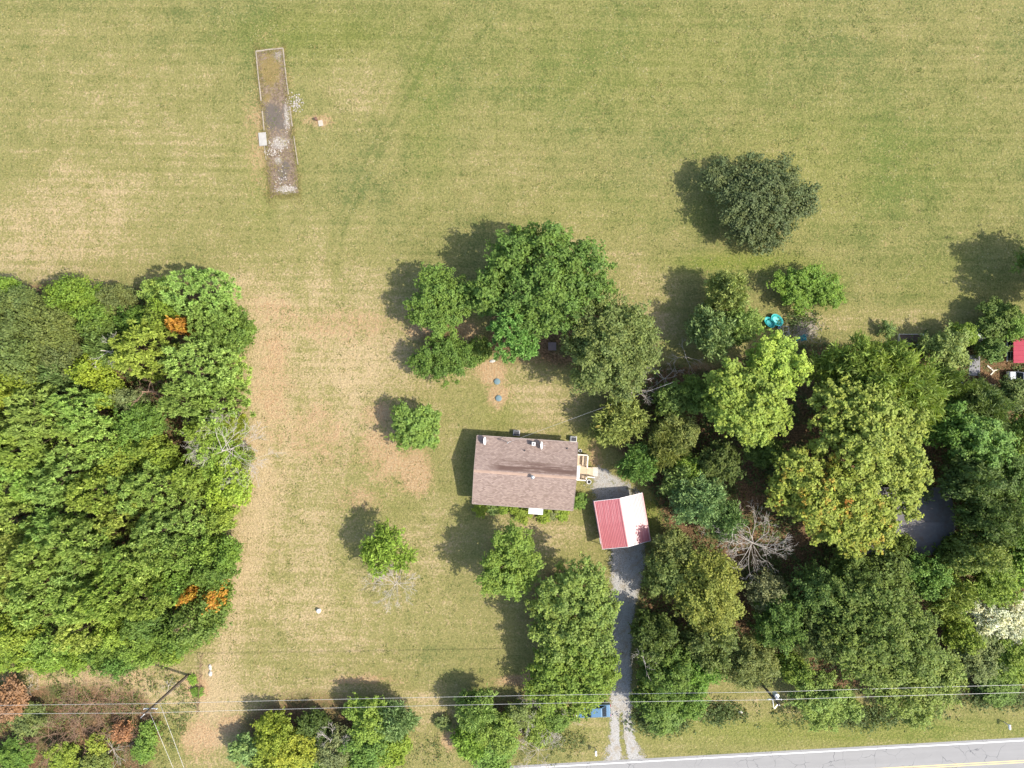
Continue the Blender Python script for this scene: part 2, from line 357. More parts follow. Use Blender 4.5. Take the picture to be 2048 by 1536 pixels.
tag(dv, 'pale gravel patch between the deck steps and carport', 'gravel', kind='structure')
# ================================================================== TREES
def leaf_mat(name, trans=.28, rough=.6):
    t = NT(name)
    oi = t.node('ShaderNodeObjectInfo'); v = t.attr('v').outputs['Fac']; a = t.attr('a').outputs['Fac']
    base = t.mix(1.0, oi.outputs['Color'], t.math('ADD', t.math('MULTIPLY', v, .9), .66), 'MULTIPLY')
    base = t.mix(t.ramp(a, .25, .95, 0, .30 if trans > .2 else .10), base, t.mix(1.0, base, (1.45, 1.12, .62), 'MULTIPLY'))
    f = t.math('MULTIPLY', t.math('SUBTRACT', a, t.math('SUBTRACT', 1.0, oi.outputs['Alpha'])), 4.0, clamp=True)
    base = t.mix(f, base, t.mix(v, (0.46, 0.17, 0.035), (0.52, 0.36, 0.05)))
    t.fin(base, rough, .25)
    tr = t.node('ShaderNodeBsdfTranslucent'); t.ln(t.mix(1.0, base, (1.25, 1.3, .6), 'MULTIPLY'), tr.inputs[0])
    mx = t.node('ShaderNodeMixShader'); mx.inputs[0].default_value = trans
    t.ln(t.bsdf.outputs[0], mx.inputs[1]); t.ln(tr.outputs[0], mx.inputs[2]); t.ln(mx.outputs[0], t.out.inputs[0])
    return t.m
LEAF = leaf_mat('leaf'); NEEDLE = leaf_mat('needle', .12, .7)
BARK = simple('bark', (0.12, 0.085, 0.06), .95, .1, var=.5, scale=4, bump=.03)
DEAD = simple('dead_wood', (0.47, 0.42, 0.36), .9, .15, var=.35, scale=3, bump=.01)
DEADB = simple('dry_twigs', (0.28, 0.18, 0.12), .9, .15, var=.4, scale=3)
def unit(a): return a/np.maximum(np.linalg.norm(a, axis=1, keepdims=True), 1e-6)
KINDS = {  # lobe ratio, cover, sprigs/m2, leaves per sprig, spread, L, W, up bias of leaf normal, shoot
    'broad':  (.24, 1.55, 4.6, 7, .20, .245, .155, 1.0, .18),
    'fine':   (.20, 1.8, 5.0, 8, .22, .21, .125, .8, .10),
    'maple':  (.17, 1.35, 4.6, 7, .18, .26, .19, 1.2, .24),
    'cedar':  (.20, 2.2, 5.5, 7, .20, .36, .10, .5, .25),
    'feather': (.30, 2.0, 5.0, 7, .26, .55, .10, .4, .30),
    'shrub':  (.34, 2.0, 9.0, 7, .13, .22, .14, .8, .12),
}
def quads(pos, t, s, L, W):
    n = len(pos); L = L[:, None]; W = W[:, None]
    V = np.empty((n, 4, 3)); V[:, 0] = pos-t*L*.5; V[:, 1] = pos+s*W*.5; V[:, 2] = pos+t*L*.5; V[:, 3] = pos-s*W*.5
    return V.reshape(-1, 3), np.arange(4*n).reshape(-1, 4)
def lobes_of(subs, ratio, cover, r):
    out = []
    for (cx, cy, cz, rx, ry, rz) in subs:
        rm = (rx*ry)**.5; rl0 = max(rm*ratio, min(.55, rm*.6)) if rm > 2 else rm*max(ratio, .32)
        area = 2*math.pi*rm*(rm*.5+rz*.6); n = int(cover*area/(math.pi*rl0*rl0))+4
        d = unit(r.normal(size=(n*2, 3))); d = d[d[:, 2] > -.3][:n]
        fr = r.uniform(.52, .95, (len(d), 1))*np.where(r.random((len(d), 1)) < .18, .65, 1)
        c = d*fr*np.array([rx, ry, rz])+np.array([cx, cy, cz])
        rl = rl0*r.uniform(.6, 1.35, len(d))
        out += [(c[i], rl[i], d[i]) for i in range(len(d))]
    return out
def crown_arrays(kind, subs, seed, cap=26000, gap=0.0):
    r = np.random.default_rng(seed)
    if kind == 'pine': return pine_arrays(subs, r)
    ratio, cover, dens, per, spread, L, W, up, shoot = KINDS[kind]
    lob = lobes_of(subs, ratio, cover, r)
    if gap: lob = [q for q in lob if r.random() > gap]
    tot = sum(dens*4*math.pi*q[1]**2*.7*per for q in lob); k = min(1.0, cap/tot); grow = min(1.6, k**-.42)
    PS, NS, A = [], [], []
    for c, rl, d0 in lob:
        n = max(4, int(dens*k*4*math.pi*rl*rl*.7))
        d = unit(r.normal(size=(n, 3))+d0*.45+np.array([0, 0, .35]))
        rad = rl*r.uniform(.62, 1.05, (n, 1)); rad = np.where(r.random((n, 1)) < shoot, rad*r.uniform(1.1, 1.5, (n, 1)), rad)
        off = d*rad*np.array([1, 1, .8]); dh = d0*np.array([1, 1, .55]); dh = dh/max(np.linalg.norm(dh), 1e-6)
        par = (off@dh)[:, None]*dh; off = par*1.55+(off-par)*.78
        PS.append(c+off); NS.append(d); A.append(np.full(n, r.random())*.7+r.random(n)*.3)
    PS = np.concatenate(PS); NS = np.concatenate(NS); A = np.concatenate(A)
    n = len(PS)*per; pos = np.repeat(PS, per, 0); nor = np.repeat(NS, per, 0)
    pos = pos+r.normal(size=(n, 3))*spread*.6*grow
    pos[:, 2] = np.maximum(pos[:, 2], .06)
    if kind in ('cedar', 'feather'):
        tt = unit(nor*1.0+r.normal(size=(n, 3))*.55+np.array([0, 0, .1])); ss = unit(np.cross(tt, r.normal(size=(n, 3))))
    else:
        ln = unit(nor*.55+np.array([0, 0, up])+r.normal(size=(n, 3))*.55); tt = unit(np.cross(ln, r.normal(size=(n, 3)))); ss = np.cross(ln, tt)
    sz = r.uniform(.65, 1.3, n)*grow
    Vq, Fq = quads(pos, tt, ss, L*sz, W*sz)
    return Vq, Fq, np.clip(r.normal(.5, .2, n)+np.repeat(r.normal(0, .16, len(PS)), per), 0, 1), np.repeat(A, per), lob
def pine_arrays(subs, r):
    Vs, Fs, vv, aa, off, lob = [], [], [], [], 0, []
    for (cx, cy, cz, rx, ry, rz) in subs:
        rm = (rx*ry)**.5; area = 2*math.pi*rm*(rm*.5+rz*.55); n = int(area/.50)
        K = unit(r.normal(size=(7, 3))); ph = r.uniform(0, 6.28, 7); fq = r.uniform(2.2, 5.5, 7)
        for lay, cnt in ((1.0, n), (.74, n//2)):
            i = np.arange(cnt)+.5; z = 1-1.28*i/cnt; an = i*2.39996+r.normal(0, .25, cnt); q = np.sqrt(np.clip(1-z*z, 0, 1))
            d = unit(np.stack([q*np.cos(an), q*np.sin(an), z], 1)+r.normal(0, .05, (cnt, 3)))
            lump = sum(np.sin(fq[k]*(d@K[k])*1.6+ph[k]) for k in range(7))/7
            rad = lay*(.86+.50*lump+r.normal(0, .04, cnt)); keep = rad > lay*.68
            for di, ra in zip(d[keep], rad[keep]):
                p = np.array([cx, cy, cz])+di*ra*np.array([rx, ry, rz]); rr = r.uniform(.36, .58); k = 40
                t = unit(r.normal(size=(k, 3))+np.array([0, 0, .55])+di*.35); s = unit(np.cross(t, r.normal(size=(k, 3)))); Lq = rr*r.uniform(.75, 1.1, k)
                Vq, Fq = quads(p+t*Lq[:, None]*.5, t, s, Lq, .13*r.uniform(.7, 1.3, k))
                Vs.append(Vq); Fs.append(Fq+off); off += len(Vq); vv.append(np.clip(r.normal(.5, .10, k)+r.normal(0, .14), 0, 1)); aa.append(np.full(k, r.random()))
                if lay == 1.0 and r.random() < .12: lob.append((p, rr, di))
    return np.concatenate(Vs), np.concatenate(Fs), np.concatenate(vv), np.concatenate(aa), lob
TRI = [0]
def crown_mesh(kind, subs, seed, cap=26000, gap=0.0):
    cap = int(cap*.90)
    Vq, Fq, v, a, lob = crown_arrays(kind, subs, seed, cap, gap); TRI[0] += 2*len(Fq)
    me = np_mesh('crown', Vq, Fq, fattr={'v': v, 'a': a}); me.materials.append(NEEDLE if kind in ('pine', 'cedar') else LEAF)
    return me, lob
def trunk_mesh(h, zc, rtop, lob, seed, rad=None, mat=None):
    r = random.Random(seed); b = MB(); rb = rad or max(.07, .022*h); top = Vector((r.uniform(-.1, .1)*rtop, r.uniform(-.1, .1)*rtop, zc))
    pts = [Vector((0, 0, -.05)), Vector((r.uniform(-.06, .06)*h*.3, r.uniform(-.06, .06)*h*.3, zc*.35)), Vector((top.x*.7, top.y*.7, zc*.7)), top]
    b.tube(pts, [rb*1.35, rb, rb*.75, rb*.4], 7)
    for c, rl, d in r.sample(lob, min(len(lob), 9)):
        c = Vector([float(q) for q in c]); s = pts[1].lerp(pts[3], r.uniform(.15, .95)); mid = s.lerp(c, .5)+Vector((0, 0, .06*h))
        b.tube([s, mid, c], [rb*.38, rb*.24, rb*.08], 5, cap=False)
    me = b.mesh('trunk', True); me.materials.append(mat or BARK)
    return me
BUCK = [.7, 1.2, 2.0, 3.0, 4.2, 5.6, 7.4, 9.6]
CACHE = {}
def proto(kind, r, var):
    i = min(range(len(BUCK)), key=lambda k: abs(math.log(BUCK[k]/r))); key = (kind, i, var)
    if key not in CACHE:
        rb = BUCK[i]; h = max(1.2, rb*2.1); zc = h*.56; rz = h*.42; seed = sum(map(ord, kind))*31+i*7+var*101+3
        q = random.Random(seed); subs = [(0, 0, zc, rb, rb, rz)]
        if rb > 1.5 and kind != 'pine':     # an uneven crown: one main mass and lower side masses
            subs = [(0, 0, zc+.06*h, rb*.78, rb*.78, rz*.9)]
            for k in range(4):
                an = k*1.57+q.uniform(-.5, .5); dd = rb*q.uniform(.42, .58); subs.append((math.cos(an)*dd, math.sin(an)*dd, zc-q.uniform(.0, .14)*h, rb*q.uniform(.38, .52), rb*q.uniform(.38, .52), rz*.65))
        cm, lob = crown_mesh(kind, subs, seed, cap=int(min(28000, 2500+rb*rb*1100)))
        CACHE[key] = (cm, trunk_mesh(h, zc+rz*.2, rb, lob, seed), rb, h, .62*h)
    return CACHE[key]
NV = {'pine': 4, 'broad': 3, 'fine': 3, 'maple': 2, 'cedar': 3, 'feather': 2, 'shrub': 3}
COL = {'pine': (.195, .278, .060), 'pine2': (.215, .272, .054), 'green': (.100, .168, .030), 'bright': (.136, .204, .032), 'yellow': (.172, .222, .030), 'olive': (.112, .143, .042),
       'dark': (.070, .100, .024), 'deep': (.092, .138, .028), 'grey': (.150, .178, .066), 'blue': (.118, .172, .048), 'pale': (.180, .232, .046), 'lime': (.150, .212, .032), 'silver': (.42, .43, .32), 'orange': (.36, .18, .04), 'rust': (.22, .12, .065)}
CNT = [0]
def tree(kind, u, v, rp, h, col='green', label=None, group=None, name=None, cat='tree', autumn=0.0, subs=None, seed=None, gap=0.0, sq=1.0, rot=None, cap=26000, jit=.12):
    "u, v: where the crown's middle shows in the photograph; rp: crown radius in photo pixels; h: height in metres"
    CNT[0] += 1; q = random.Random(CNT[0]*13+5); hc = .62*h; k = (1-hc/H)
    loc = P(u, v, hc); loc.z = 0; r = rp/PXM*k*(1.0 if kind == 'pine' else .93)
    name = name or ('pine_tree' if kind == 'pine' else 'cedar_tree' if kind == 'cedar' else 'shrub' if kind == 'shrub' else 'broadleaf_tree')
    e = empty(name, loc)
    if subs:   # crown masses given in photo pixels: (u, v, radius px, height m of its middle, vertical radius m)
        S = []
        for (su, sv, sr, sz, srz) in subs:
            p = P(su, sv, sz); sr *= .9; S.append((p.x-loc.x, p.y-loc.y, sz, sr/PXM*(1-sz/H), sr/PXM*(1-sz/H), srz))
        cm, lob = crown_mesh(kind, S, seed or CNT[0]+900, cap, gap); tm = trunk_mesh(h, hc, r, lob, CNT[0])
    else:
        cm, tm, rb, hb, _ = proto(kind, r, CNT[0] % NV[kind]); a = q.uniform(.9, 1.1)
        e.scale = (r/rb*a*sq, r/rb/a, h/hb); e.rotation_euler.z = q.uniform(0, 6.283) if rot is None else rot
    o = link('crown', cm, None, e); c = COL[col] if isinstance(col, str) else col
    f = 1.30*q.uniform(1-jit, 1+jit); o.color = (c[0]*f*q.uniform(.92, 1.08), c[1]*f, c[2]*f*q.uniform(.85, 1.15), autumn)
    link('trunk', tm, None, e)
    tag(e, label, cat, group)
    return e
def bare_mesh(h, spread, seed, rb=.12, lev=4, up=.55, nmain=6, mat=None):
    r = random.Random(seed); b = MB()
    def grow(p, d, L, rad, lv):
        n = 3; pts = [p]; rs = [rad]
        for k in range(n):
            d = (d+Vector((r.uniform(-1, 1), r.uniform(-1, 1), r.uniform(-.6, .6)))*.22).normalized()
            p = p+d*L/n
            if p.z < .05: p.z = .05
            pts.append(p); rs.append(rad*(1-.55*(k+1)/n))
        b.tube(pts, rs, 4 if lv < 3 else 5, cap=False)
        if lv > 0:
            for k in range(r.choice((2, 3, 3, 4))):
                s = pts[r.choice((1, 2, 2, 3))]; dd = (d+Vector((r.uniform(-1, 1), r.uniform(-1, 1), r.uniform(-.5, .5)))*.85).normalized()
                grow(s, dd, L*r.uniform(.45, .75), max(rad*.5, .012), lv-1)
    top = Vector((r.uniform(-.2, .2), r.uniform(-.2, .2), h*.5))
    b.tube([Vector((0, 0, -.05)), top*.5, top], [rb*1.3, rb, rb*.8], 6)
    for k in range(nmain):
        an = 6.283*k/nmain+r.uniform(-.4, .4); s = top*r.uniform(.45, 1.0)
        grow(s, Vector((math.cos(an), math.sin(an), up*r.uniform(.3, 1.2))), spread*r.uniform(.55, .75), rb*.55, lev-1)
    me = b.mesh('branches', True); me.materials.append(mat or DEAD); TRI[0] += 2*len(me.polygons)
    return me
def bare(u, v, rp, h, label, seed, cat='tree', name='dead_tree', lev=4, nmain=6, rb=.11, mat=None, up=.5, group=None):
    hc = .6*h; loc = P(u, v, hc); loc.z = 0
    o = link(name, bare_mesh(h, rp/PXM, seed, rb, lev, up, nmain, mat), None, None, loc); tag(o, label, cat, group)
    return o
# ---------------------------------------------------------------- the wood on the left
WG = 'trees of the dense wood beside the dry mown strip'
wood = [('fine', 30, 640, 80, 12, 'olive'), ('fine', 105, 652, 72, 12, 'olive'), ('fine', 55, 718, 64, 11, 'olive'), ('fine', 128, 712, 52, 10, 'olive'), ('fine', -40, 690, 80, 12, 'olive'),
        ('fine', 150, 600, 60, 10, 'bright'), ('fine', 196, 642, 46, 10, 'bright'), ('fine', 10, 592, 40, 8, 'bright'), ('fine', 228, 606, 46, 8, 'olive'), ('fine', 216, 668, 42, 9, 'deep'),
        ('broad', 312, 580, 34, 7, 'pale'), ('broad', 322, 640, 40, 9, 'bright'), ('broad', 272, 642, 36, 8, 'green'), ('broad', 345, 610, 30, 8, 'bright'),
        ('pine', 412, 588, 76, 13, 'pine'), ('pine', 432, 645, 66, 11, 'pine'), ('pine', 290, 702, 64, 13, 'pine2'), ('broad', 450, 668, 60, 8, 'deep'), ('pine', 405, 742, 78, 13, 'pine'), ('pine', 440, 800, 62, 12, 'pine'), ('pine', 378, 798, 52, 11, 'pine'), ('pine', 455, 745, 46, 10, 'pine'),
        ('cedar', 222, 700, 34, 9, 'blue'), ('cedar', 118, 748, 38, 9, 'blue'), ('broad', 186, 735, 42, 10, 'yellow'), ('broad', 212, 784, 42, 9, 'yellow'), ('broad', 40, 765, 56, 10, 'yellow'), ('broad', -20, 790, 50, 10, 'yellow'),
        ('pine', 118, 862, 74, 14, 'pine'), ('pine', 84, 828, 60, 13, 'pine'), ('pine', 168, 826, 58, 13, 'pine'), ('pine', 205, 880, 54, 12, 'pine'), ('pine', 60, 895, 58, 13, 'pine'), ('fine', 282, 850, 58, 10, 'green'), ('fine', 250, 900, 50, 10, 'bright'),
        ('broad', 262, 800, 30, 8, 'grey'), ('fine', -5, 860, 52, 11, 'deep'), ('fine', 0, 930, 48, 11, 'deep'), ('broad', 232, 930, 52, 10, 'yellow'), ('broad', 308, 905, 42, 9, 'lime'), ('broad', 330, 930, 36, 8, 'yellow'),
        ('pine', 60, 965, 62, 13, 'pine'), ('pine', 130, 955, 58, 13, 'pine'), ('pine', 190, 990, 56, 12, 'pine2'), ('pine', 262, 985, 52, 12, 'pine'), ('pine', 330, 985, 48, 11, 'pine'),
        ('broad', 425, 905, 66, 8, 'lime'), ('broad', 452, 965, 56, 8, 'yellow'), ('broad', 405, 860, 46, 8, 'bright'), ('broad', 470, 856, 34, 6, 'yellow'), ('broad', 385, 960, 42, 9, 'bright'), ('broad', 472, 915, 36, 6, 'olive'),
        ('pine', 100, 1035, 60, 13, 'pine'), ('pine', 178, 1052, 60, 13, 'pine'), ('pine', 250, 1045, 54, 12, 'pine2'), ('pine', 318, 1052, 54, 12, 'pine'), ('pine', 384, 1040, 46, 10, 'pine'), ('pine', 32, 1040, 60, 13, 'pine2'), ('pine', -40, 1000, 70, 13, 'pine'),
        ('pine', 28, 1110, 58, 13, 'pine2'), ('pine', 95, 1112, 58, 13, 'pine'), ('pine', 165, 1122, 58, 13, 'pine'), ('pine', 236, 1112, 54, 12, 'pine'), ('pine', 302, 1118, 52, 12, 'pine2'), ('pine', 362, 1104, 46, 10, 'pine'), ('pine', -45, 1090, 70, 13, 'pine'),
        ('broad', 428, 1142, 52, 8, 'deep'), ('broad', 452, 1105, 36, 7, 'bright'), ('broad', 412, 1100, 36, 8, 'lime'), ('broad', 440, 1035, 36, 7, 'lime'),
        ('pine', 18, 1182, 58, 12, 'pine2'), ('pine', 84, 1186, 56, 12, 'pine'), ('pine', 152, 1192, 56, 12, 'pine'), ('pine', 220, 1188, 54, 12, 'pine'), ('pine', 288, 1182, 50, 11, 'pine2'), ('broad', 345, 1172, 44, 9, 'green'), ('pine', -50, 1170, 66, 12, 'pine'),
        ('broad', 30, 1254, 52, 11, 'yellow'), ('pine', 98, 1258, 54, 11, 'pine'), ('pine', 168, 1256, 54, 11, 'pine2'), ('broad', 232, 1254, 48, 9, 'lime'), ('broad', 290, 1244, 48, 9, 'deep'), ('broad', -30, 1260, 50, 10, 'yellow'),
        ('broad', 402, 1240, 60, 8, 'deep'), ('broad', 352, 1272, 50, 8, 'green'), ('broad', 430, 1196, 40, 7, 'deep'), ('broad', 100, 1308, 46, 7, 'bright'), ('broad', 42, 1302, 42, 7, 'lime'), ('broad', 204, 1306, 46, 7, 'green'), ('broad', 282, 1300, 46, 7, 'bright'), ('broad', 150, 1316, 36, 6, 'bright'), ('broad', 240, 1328, 30, 5, 'green'), ('broad', 345, 1300, 36, 5, 'bright'), ('broad', -20, 1316, 40, 6, 'lime')]
CW = {'pine': 'tufted mid green pine', 'pine2': 'tufted olive green pine', 'olive': 'dark olive tree', 'bright': 'bright green tree', 'deep': 'deep green tree', 'green': 'mid green tree', 'pale': 'pale green tree', 'yellow': 'yellow green tree', 'lime': 'lime green tree', 'blue': 'blue green cedar', 'grey': 'greyish green tree'}
GAPS = [(110, 788), (92, 1009), (150, 1015), (182, 953), (283, 936), (300, 1017), (346, 1003), (193, 1034), (215, 1112), (120, 1160), (98, 1236), (11, 1216), (61, 1045), (362, 690), (318, 770), (285, 1150), (30, 990), (255, 1075)]
for (k, u, v, rp, h, c) in wood:
    for gu, gv in GAPS:          # openings in the canopy
        dd = math.hypot(u-gu, v-gv); need = rp*.80+6
        if dd < need: u, v = gu+(u-gu)/max(dd, 1)*need, gv+(v-gv)/max(dd, 1)*need
    big = 'broad ' if rp >= 60 else 'narrow ' if rp < 45 else ''
    leaf = ' with very fine leaves' if k == 'fine' else ''
    pos = 'on the wood edge by the mown field' if v < 620 else 'on the wood edge by the scrub' if v > 1270 else 'on the wood edge by the dry strip' if u > 390 else 'set back one row from the dry strip' if u > 310 else 'deep inside the dense wood'
    if pos.startswith('deep'): pos += ', nearer the field' if v < 850 else ', nearer the scrub' if v > 1080 else ', midway through it'
    tree(k, u, v, rp*(.88 if k == 'pine' else .92), h+(random.uniform(-2.5, 3.0) if k == 'pine' else random.uniform(-1, 1)), c, big+CW[c]+leaf+' '+pos, WG)
tree('broad', 367, 653, 15, 9.5, 'orange', 'small orange autumn tree squeezed between tall pines of the wood', autumn=.8)
tree('broad', 433, 1190, 24, 7.4, 'orange', 'orange turning sapling at the wood edge over the dry strip', autumn=.8)
tree('broad', 384, 1186, 12, 8.5, 'orange', 'tiny rust orange sapling top among dark green leaves', autumn=.9)
bare(432, 905, 72, 17, 'bare grey dead tree spreading over yellow green bushes at wood edge', 11, lev=5, nmain=15, rb=.065)
bare(178, 700, 34, 23, 'thin bare grey limbs sticking out of the olive treetops', 12, lev=4, nmain=8, rb=.05)
bare(270, 785, 40, 18, 'brown dried out treetop in a gap of the pine wood', 13, lev=4, nmain=7, rb=.09, mat=DEADB)
bare(352, 1265, 26, 17, 'grey leafless twigs in the dark wood corner by the scrub', 14, lev=3, nmain=5, rb=.06, mat=DEADB)
# ---------------------------------------------------------------- trees behind and beside the house
tree('broad', 1085, 560, 130, 12, (.082, .138, .028), 'largest bright green spreading tree of the group behind the house', seed=21, cap=42000,
     subs=[(1040, 520, 62, 7.5, 3.5), (1110, 500, 56, 8, 3.2), (1165, 540, 58, 8, 3.2), (1100, 575, 66, 9, 3.4), (1010, 575, 62, 6.6, 3.2), (1185, 585, 46, 7, 2.8), (1130, 620, 46, 7.5, 2.6), (1065, 635, 50, 6.5, 2.6), (980, 590, 40, 5, 2.5), (1050, 485, 40, 6, 2.4)])
tree('broad', 882, 605, 70, 8, (.105, .168, .030), 'rounded bright green tree over bare clay behind the house', seed=22, cap=24000,
     subs=[(870, 590, 46, 5, 2.6), (905, 590, 40, 5, 2.2), (850, 620, 38, 4.4, 2.0), (890, 635, 42, 4.6, 2.2), (935, 600, 28, 4.2, 1.6), (868, 560, 30, 4.4, 1.6)])
tree('broad', 882, 712, 60, 6, (.088, .145, .028), 'low dark green tree between the rounded bright tree and the lawn', seed=23, cap=20000, subs=[(870, 705, 42, 3.4, 1.8), (905, 715, 40, 3.2, 1.7), (850, 725, 30, 2.8, 1.4), (895, 740, 28, 2.8, 1.4), (930, 715, 26, 2.6, 1.3)])
tree('pine', 1027, 672, 62, 10, (.120, .215, .048), 'fresh green tufted pine in front of the largest spreading tree', subs=[(1027, 680, 52, 6.5, 2.8), (1020, 650, 38, 7.5, 2.0), (1050, 690, 32, 5.5, 1.8)], seed=24)
tree('fine', 1215, 690, 100, 12, 'olive', 'big grey olive oak like tree with dense fine leaves behind the house', seed=25, cap=42000,
     subs=[(1195, 640, 56, 7.5, 3.2), (1245, 650, 56, 7.5, 3.2), (1265, 705, 56, 7, 3.2), (1215, 700, 70, 8.5, 3.4), (1190, 745, 52, 6.5, 3.0), (1245, 755, 50, 6.5, 2.8), (1170, 690, 44, 6.5, 2.8), (1285, 670, 30, 5.5, 2)])
tree('broad', 958, 700, 28, 3.5, 'deep', 'small dark green bush beside the tufted pine trunk', cat='bush', name='bush')
tree('maple', 832, 848, 52, 6, (0.115, 0.175, 0.040), 'lone small round tree standing on the lawn off the house gable end', seed=26, cap=14000,
     subs=[(830, 850, 40, 3.6, 1.8), (850, 840, 28, 3.4, 1.5), (812, 838, 28, 3.4, 1.5), (820, 872, 30, 3.0, 1.4), (855, 870, 26, 2.8, 1.4)])
tree('cedar', 768, 1095, 56, 8, 'lime', 'sparse thin crowned yellow green tree alone on the front lawn', seed=27, cap=4000, gap=.35,
     subs=[(775, 1090, 34, 5.6, 1.6), (755, 1120, 30, 4.6, 1.4), (805, 1115, 26, 4.6, 1.3), (770, 1070, 24, 5.4, 1.2), (740, 1100, 18, 4.6, 1.2)])
bare(790, 1172, 48, 7, 'bleached leafless branches beside the sparse tree on the front lawn', 31, lev=5, nmain=11, rb=.055, up=.35)
tree('broad', 1022, 1125, 66, 11, 'lime', 'yellow green tree in front of the white entry awning', seed=28, cap=20000,
     subs=[(1025, 1090, 40, 6.6, 2.6), (1045, 1125, 40, 6.2, 2.6), (1000, 1150, 44, 6.0, 2.6), (1030, 1160, 36, 5.0, 2.2), (990, 1120, 26, 6.5, 2.0)])
tree('broad', 1140, 1225, 95, 12, (0.150, 0.215, 0.042), 'tall bright green tree beside the gravel driveway', seed=29, cap=34000,
     subs=[(1165, 1165, 50, 8, 2.8), (1120, 1185, 48, 7.5, 2.8), (1190, 1210, 44, 7.5, 2.8), (1150, 1240, 60, 6.5, 3.0), (1095, 1230, 52, 5.5, 2.6), (1185, 1270, 44, 6.5, 2.8), (1120, 1280, 48, 6, 2.6)])
tree('broad', 1150, 1335, 84, 9, 'bright', 'leafy tree overhanging the parked blue car by the driveway', seed=30, cap=30000,
     subs=[(1110, 1310, 48, 5, 2.4), (1160, 1300, 50, 6, 2.6), (1195, 1330, 42, 6, 2.4), (1120, 1350, 46, 5, 2.2), (1170, 1360, 50, 5.5, 2.4), (1203, 1360, 28, 4.6, 1.8), (1075, 1355, 34, 3.6, 1.6), (1150, 1398, 34, 4.2, 1.6), (1095, 1390, 34, 3.6, 1.6)])
# field trees
tree('fine', 1510, 410, 115, 9, (0.088, 0.112, 0.040), 'wide dark olive wispy tree standing alone in the mown field', seed=32, cap=36000,
     subs=[(1490, 410, 62, 4.4, 2.6), (1550, 400, 60, 4.6, 2.4), (1595, 400, 44, 4.0, 1.8), (1490, 455, 46, 3.4, 2.0), (1540, 450, 46, 3.4, 2.0), (1440, 360, 40, 3.4, 1.4), (1500, 350, 46, 4.0, 1.6), (1560, 350, 36, 3.6, 1.4), (1530, 480, 28, 2.6, 1.4)])
tree('broad', 1612, 578, 70, 4.5, 'green', 'low bright shrub clump on the field edge behind the teal tubs', name='shrub_clump', cat='shrub', seed=33, cap=20000,
     subs=[(1575, 575, 34, 2.2, 1.5), (1610, 565, 40, 2.4, 1.7), (1650, 580, 34, 2.2, 1.5), (1600, 600, 30, 1.8, 1.2), (1670, 595, 18, 1.6, 1.0)])
tree('cedar', 1455, 585, 44, 8, (0.190, 0.235, 0.061), 'pale green cedar nearest the low shrub clump on the field edge')
tree('cedar', 1422, 665, 52, 8, 'blue', 'bluest of the three pale cedars near the teal tubs', sq=1.05)
tree('cedar', 1476, 648, 48, 7, (0.175, 0.235, 0.054), 'light green cedar between teal tub and paler cedars')
# ---------------------------------------------------------------- the wooded yard on the right
RG = 'trees of the overgrown yard beside the carport'
right = [('cedar', 1238, 838, 56, 6, (0.165, 0.185, 0.050), 'greyish green tree with pinkish sprays near the air conditioner', .12), ('cedar', 1278, 928, 44, 6, 'green', 'fresh green cedar beside the gravel yard of the carport', 0),
         ('feather', 1330, 890, 46, 6, (0.150, 0.170, 0.043), 'thin dull green tree with bare twigs behind the fresh cedar', .05), ('broad', 1360, 860, 44, 6, (0.130, 0.165, 0.045), 'loose green bush like tree over orange leaf litter', 0), ('broad', 1345, 800, 40, 5, 'deep', 'dark small tree behind the orange leaf litter', 0),
         ('broad', 1390, 790, 44, 6, 'deep', 'dark leafy tree against the yellow green maple', 0), ('broad', 1372, 940, 34, 5, 'bright', 'bright bush like tree between cedar and blue green trees', 0),
         ('cedar', 1398, 1000, 62, 8, (0.130, 0.195, 0.068), 'large blue green feathery tree standing close to the carport', 0), ('cedar', 1450, 1040, 44, 7, (0.105, 0.165, 0.054), 'dusky blue green feathery tree next to the bleached dead tree', 0), ('cedar', 1362, 965, 38, 6, (0.150, 0.200, 0.058), 'light feathery tree top touching the large blue green one', 0),
         ('broad', 1440, 930, 52, 7, 'dark', 'dark shaded tree under the yellow green maple', 0), ('broad', 1530, 900, 44, 6, 'deep', 'shaded green tree between the maples', 0)]
for (k, u, v, rp, h, c, lb, au) in right: tree(k, u, v, rp, h, c, lb, RG, autumn=au)
tree('maple', 1495, 800, 105, 13, 'lime', 'brightest yellow green maple next to the lime maple by the brush pile', RG, seed=41, cap=26000,
     subs=[(1460, 770, 52, 8.5, 2.8), (1520, 790, 56, 9, 3.0), (1480, 830, 56, 8.5, 3.0), (1440, 815, 40, 7, 2.4), (1540, 835, 36, 7.5, 2.4), (1510, 860, 36, 6.5, 2.2)])
tree('maple', 1560, 725, 70, 12, (0.190, 0.270, 0.045), 'lime green maple beside the brush pile', RG, seed=42, cap=18000, subs=[(1545, 705, 44, 7.5, 2.4), (1575, 740, 44, 8, 2.6), (1540, 740, 40, 7.5, 2.4), (1520, 715, 26, 6, 1.8)])
tree('feather', 1745, 745, 118, 13, (0.135, 0.190, 0.036), 'huge soft feathery green tree behind the pale yellow maple', RG, seed=43, cap=34000,
     subs=[(1700, 732, 56, 7.5, 3.0), (1755, 732, 60, 8.5, 3.0), (1808, 765, 54, 8, 3.0), (1760, 770, 66, 9, 3.2), (1830, 800, 50, 7, 2.8), (1660, 740, 44, 6.5, 2.4), (1790, 820, 46, 7.5, 2.6)])
